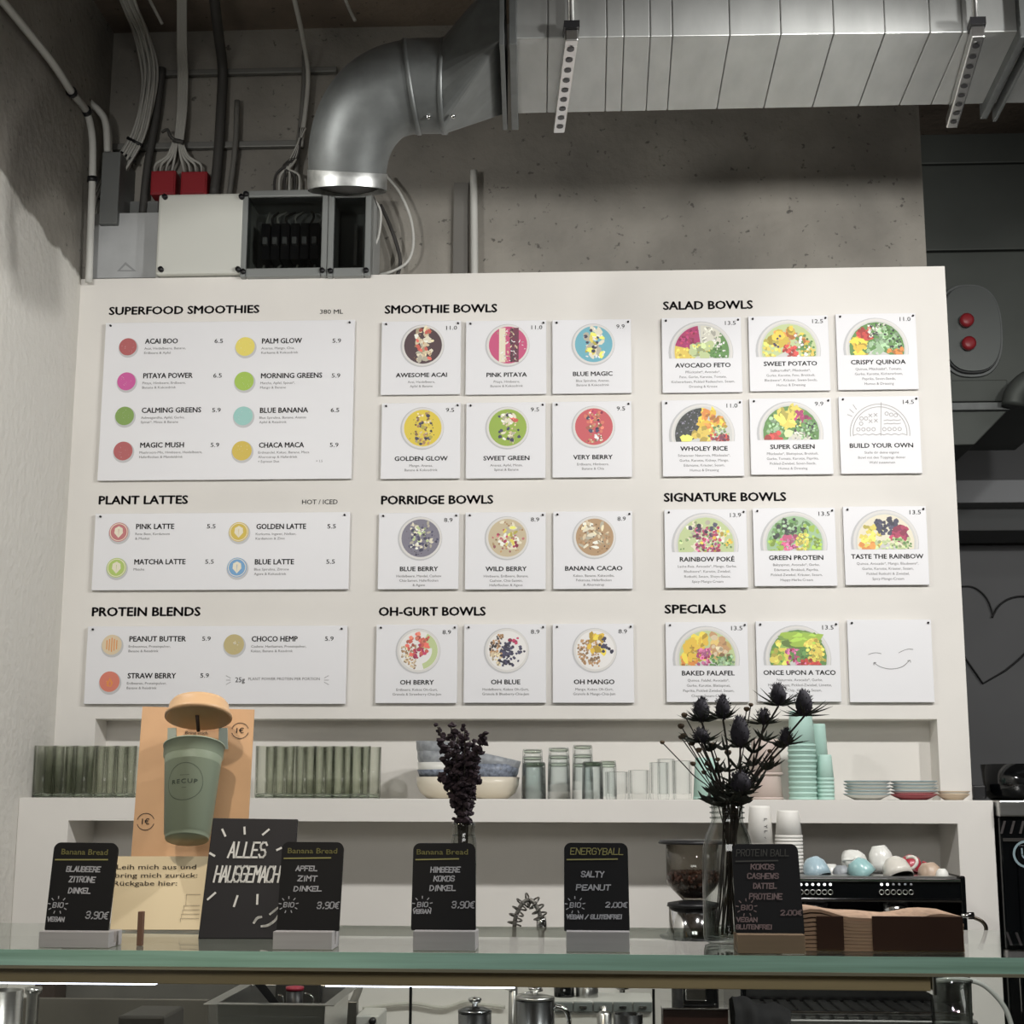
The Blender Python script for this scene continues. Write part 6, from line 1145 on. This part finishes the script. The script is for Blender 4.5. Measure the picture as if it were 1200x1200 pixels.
# right part under the glass
t = thing('black_cloth', 'crumpled black cloth before the espresso machine drip tray', 'cloth', loc=(at(890, 1190, 1.80).x, 1.80, ZC)); m = MB(); xa, xb = at(858, 1180, 1.80).x, at(924, 1180, 1.80).x; seg = 16; vs = []
for i in range(seg+1):
    for j in range(7):
        f, g = i/seg, j/6; top = zat(890, 1166+16*f+2.5*math.sin(f*13+g*3), 1.80); vs.append((xa+(xb-xa)*f+.004*math.sin(g*9+f*5), 1.78+.07*g+.006*math.sin(f*11), ZC+.002+(top-ZC)*math.sin(math.pi*min(1, .25+g*.65))))
fs = [(i*7+j, (i+1)*7+j, (i+1)*7+j+1, i*7+j+1) for i in range(seg) for j in range(6)]; m.add(vs, fs, 0, True); m.build('cloth', mat('black_cloth', (22, 22, 24), .8), t)
CL = clearmat('clear_plastic', (240, 242, 240), (186, 190, 188), 1.0, power=2)
t = thing('clear_container', 'empty clear plastic container standing beside the espresso machine', 'container', loc=(at(1115, 1190, 1.70).x, 1.70, ZC)); kq = pm(1115, 1180, 1.70); c = (at(1115, 1180, 1.70).x, 1.70, 0); zt_ = zat(1115, 1150, 1.70)
MB().lathe([(20*kq, ZC+.001), (24*kq, zt_), (23*kq, zt_), (19*kq, ZC+.004), (.0005, ZC+.004)], c, 28).build('vessel', CL, t); MB().lathe([(24*kq, zt_-.002), (25.5*kq, zt_-.001), (25.5*kq, zt_+.003), (24*kq, zt_+.003)], c, 28, close=True).build('rim', CL, t)
tag(MB().tube(smooth_path([at(u, v, 1.86) for u, v in ((1096, 1150), (1118, 1147.5), (1145, 1151), (1163, 1163), (1178, 1182), (1186, 1205), (1190, 1230))], 5), .0042, 10).build('curved_hose', mat('hose_pale', (170, 172, 168), .3)), 'pale hose curving down past the end of the espresso machine', 'hose')
tag(MB().tube(smooth_path([at(u, v, 2.474) for u, v in ((425, 1182), (455, 1178), (485, 1176), (520, 1181), (545, 1174), (565, 1177), (592, 1180))], 5), .0035, 8).build('pale_cable', mat('cable_pale', (196, 194, 184), .5)), 'pale cable sagging along the wall behind the small pot', 'cable')

# ================================================================== the room beyond the menu wall
DG = mat('dark_duct_steel', (86, 90, 86), .6, .4, noise=.1, scale=4)
def bx(u0, v0, u1, v1, Y, d): a, b = at(u0, v0, Y), at(u1, v1, Y); return a.x, b.x, Y, Y+d, b.z, a.z
YH = 3.30
t = thing('extract_duct', 'large dull metal extract duct with an oval hatch beyond the menu wall', 'duct', loc=at(1160, 400, YH))
MB().box(*bx(1060, 296, 1260, 470, YH, .6)).build('casing', DG, t, bevel=.004); MB().box(*bx(1060, 194, 1260, 291, YH+.03, .55)).build('upper_casing', DG, t, bevel=.004); MB().box(*bx(1060, 130, 1260, 189, YH+.03, .55)).build('upper_casing', DG, t, bevel=.004)
hc_ = at(1136, 388, YH); kq = pm(1136, 388, YH)
def oval(rx, rz, off, n=48):
    out = []
    for i in range(n):
        a = 6.2832*i/n; q = 2.6; out.append(Vector((hc_.x+rx*kq*math.copysign(abs(math.cos(a))**(2/q), math.cos(a)), YH-off, hc_.z+rz*kq*math.copysign(abs(math.sin(a))**(2/q), math.sin(a)))))
    return out
def plate(rx, rz, o0, o1, name, m):
    a, b = oval(rx, rz, o0), oval(rx*.985, rz*.985, o1); n = len(a); MB().add(a+b, [(i, (i+1) % n, n+(i+1) % n, n+i) for i in range(n)]+[tuple(range(n, 2*n))]).build(name, m, t)
plate(38, 57, 0, .006, 'hatch_frame', GALV); plate(35, 53.5, .006, .018, 'hatch_gasket', mat('gasket_grey', (70, 72, 72), .6)); plate(33.5, 52, .010, .026, 'hatch_door', mat('hatch_steel', (104, 108, 106), .4, .6))
for u, v in ((1131.5, 377), (1134, 404)):
    p = at(u, v, YH-.03); MB().lathe([(7*kq, 0), (8*kq, .006), (8*kq, .020), (5*kq, .024), (.0005, .024)], p+Vector((0, 0, 0)), 20, axis=Matrix.Rotation(math.pi/2, 3, 'X')).build('red_knob', mat('knob_red', (150, 44, 50), .4), t, label='round red knob')
MB().box(*bx(1060, 472, 1184, 480, YH-.06, .66)).build('flange', GALV, t, bevel=.002)
MB().box(*bx(1060, 446, 1182, 470, YH-.02, .62)).build('lower_casing', DG, t, bevel=.003)
A = [at(u, v, YH-.04) for u, v in ((1060, 481), (1181, 481), (1142, 521), (1060, 523))]; MB().slab(A, (0, .5, 0)).build('hood_slope', DG, t, bevel=.003)
tag(MB().tube(smooth_path([at(u, v, YH-.1) for u, v in ((1187, 475), (1190, 462), (1203, 448), (1230, 438))], 4), .03, 14).build('round_duct_branch', DG), 'round dull duct branch leaving the extract hood', 'duct')
tag(MB().box(*bx(1060, 590, 1300, 621, 4.1, .25)).build('steel_beam', mat('beam_dark', (74, 76, 76), .6), bevel=.003), 'dark beam crossing the grey room beyond', 'beam')
tag(MB().box(*bx(1060, 563, 1300, 588, 4.0, .35)).build('pale_ledge', mat('ledge_grey', (130, 132, 134), .6), bevel=.003), 'paler grey ledge above the dark beam in the room beyond', 'ledge')  # ledge given a paler grey than the beam below
hp = [(1100, 700), (1114, 690), (1127, 687.5), (1140, 688), (1151, 695), (1159, 706), (1164, 722)]; hq = [(1162.5, 724), (1169, 712), (1180, 703), (1195, 699), (1212, 701), (1226, 712), (1222, 738), (1200, 767), (1178, 786), (1152, 801), (1131, 771), (1110, 742), (1100, 700)]
tag(MB().tube(smooth_path([at(u, v, 4.394) for u, v in hp], 6), .0028, 6).tube(smooth_path([at(u, v, 4.394) for u, v in hq[:9]], 6)+[at(u, v, 4.394) for u, v in hq[9:]], .0035, 6).build('wire_heart', mat('wire_black', (14, 14, 14), .5)), 'large black wire heart on the grey wall beyond', 'wall decoration')
t = thing('black_oven', 'tall black appliance with a steel top edge beyond the menu wall', 'oven', loc=at(1190, 1100, 2.35)); YO = 2.30; xo = xr2+.004
MB().box(xo, xo+.62, YO, YO+.6, 0, zat(1180, 957.5, YO)).build('body', BLKG, t, bevel=.004); MB().box(xo-.001, xo+.63, YO-.01, YO+.6, zat(1180, 957.5, YO)+.0005, zat(1180, 938, YO)).build('steel_top', STEEL, t, bevel=.003)
MB().box(xo+.03, xo+.6, YO-.006, YO-.0005, zat(1180, 1180, YO), zat(1180, 990, YO)).build('door', mat('oven_glass', (12, 13, 15), .08), t, bevel=.002)
MB().box(xo+.005, xo+.6, YO-.004, YO-.0003, zat(1180, 986, YO), zat(1180, 982, YO)).build('trim', mat('trim_grey', (70, 68, 66), .4, .6), t)
p = at(1203, 1001, YO-.008); q = MB(); q.ring(p.x, p.z, p.y, .022, .0265, 30); q.ring(p.x, p.z, p.y, .007, .010, 16, 0, math.pi, 2*math.pi); ribbon(q, (p.x-.0085, p.z), (p.x-.0085, p.z+.010), wplace(p.y), .003, 0); ribbon(q, (p.x+.0085, p.z), (p.x+.0085, p.z+.010), wplace(p.y), .003, 0); q.build('round_emblem', mat('emblem_pale', (130, 150, 156), .5), t)['kind'] = 'stuff'
for i in range(3): MB().hexa([at(u, v, y) for u, v, y in ((1176+i*11, 962, YO-.003), (1179+i*11, 962, YO-.003), (1175+i*11, 977, YO-.003), (1172+i*11, 977, YO-.003), (1176+i*11, 962, YO-.0005), (1179+i*11, 962, YO-.0005), (1175+i*11, 977, YO-.0005), (1172+i*11, 977, YO-.0005))]).build('vent_slot', mat('slot_grey', (64, 60, 60), .4), t)
t = thing('black_pan', 'wide glossy black pan on the steel top of the black appliance', 'pan', loc=at(1205, 937, 2.55)); kq = pm(1205, 920, 2.55); zb_ = zat(1180, 938, YO)+.0006; c = (at(1208, 920, 2.55).x, 2.55, 0)
MB().lathe([(46*kq, zb_), (52*kq, zb_+.01), (56*kq, zat(1205, 896, 2.55)), (55*kq, zat(1205, 896, 2.55)), (50*kq, zb_+.012), (.0005, zb_+.012)], c, 40).build('pan', BLKG, t)
MB().box(at(1140, 920, 2.5).x, at(1156, 920, 2.5).x, 2.50, 2.54, zb_+.002, zat(1145, 920, 2.5)).build('handle', DARKM, t, bevel=.004)
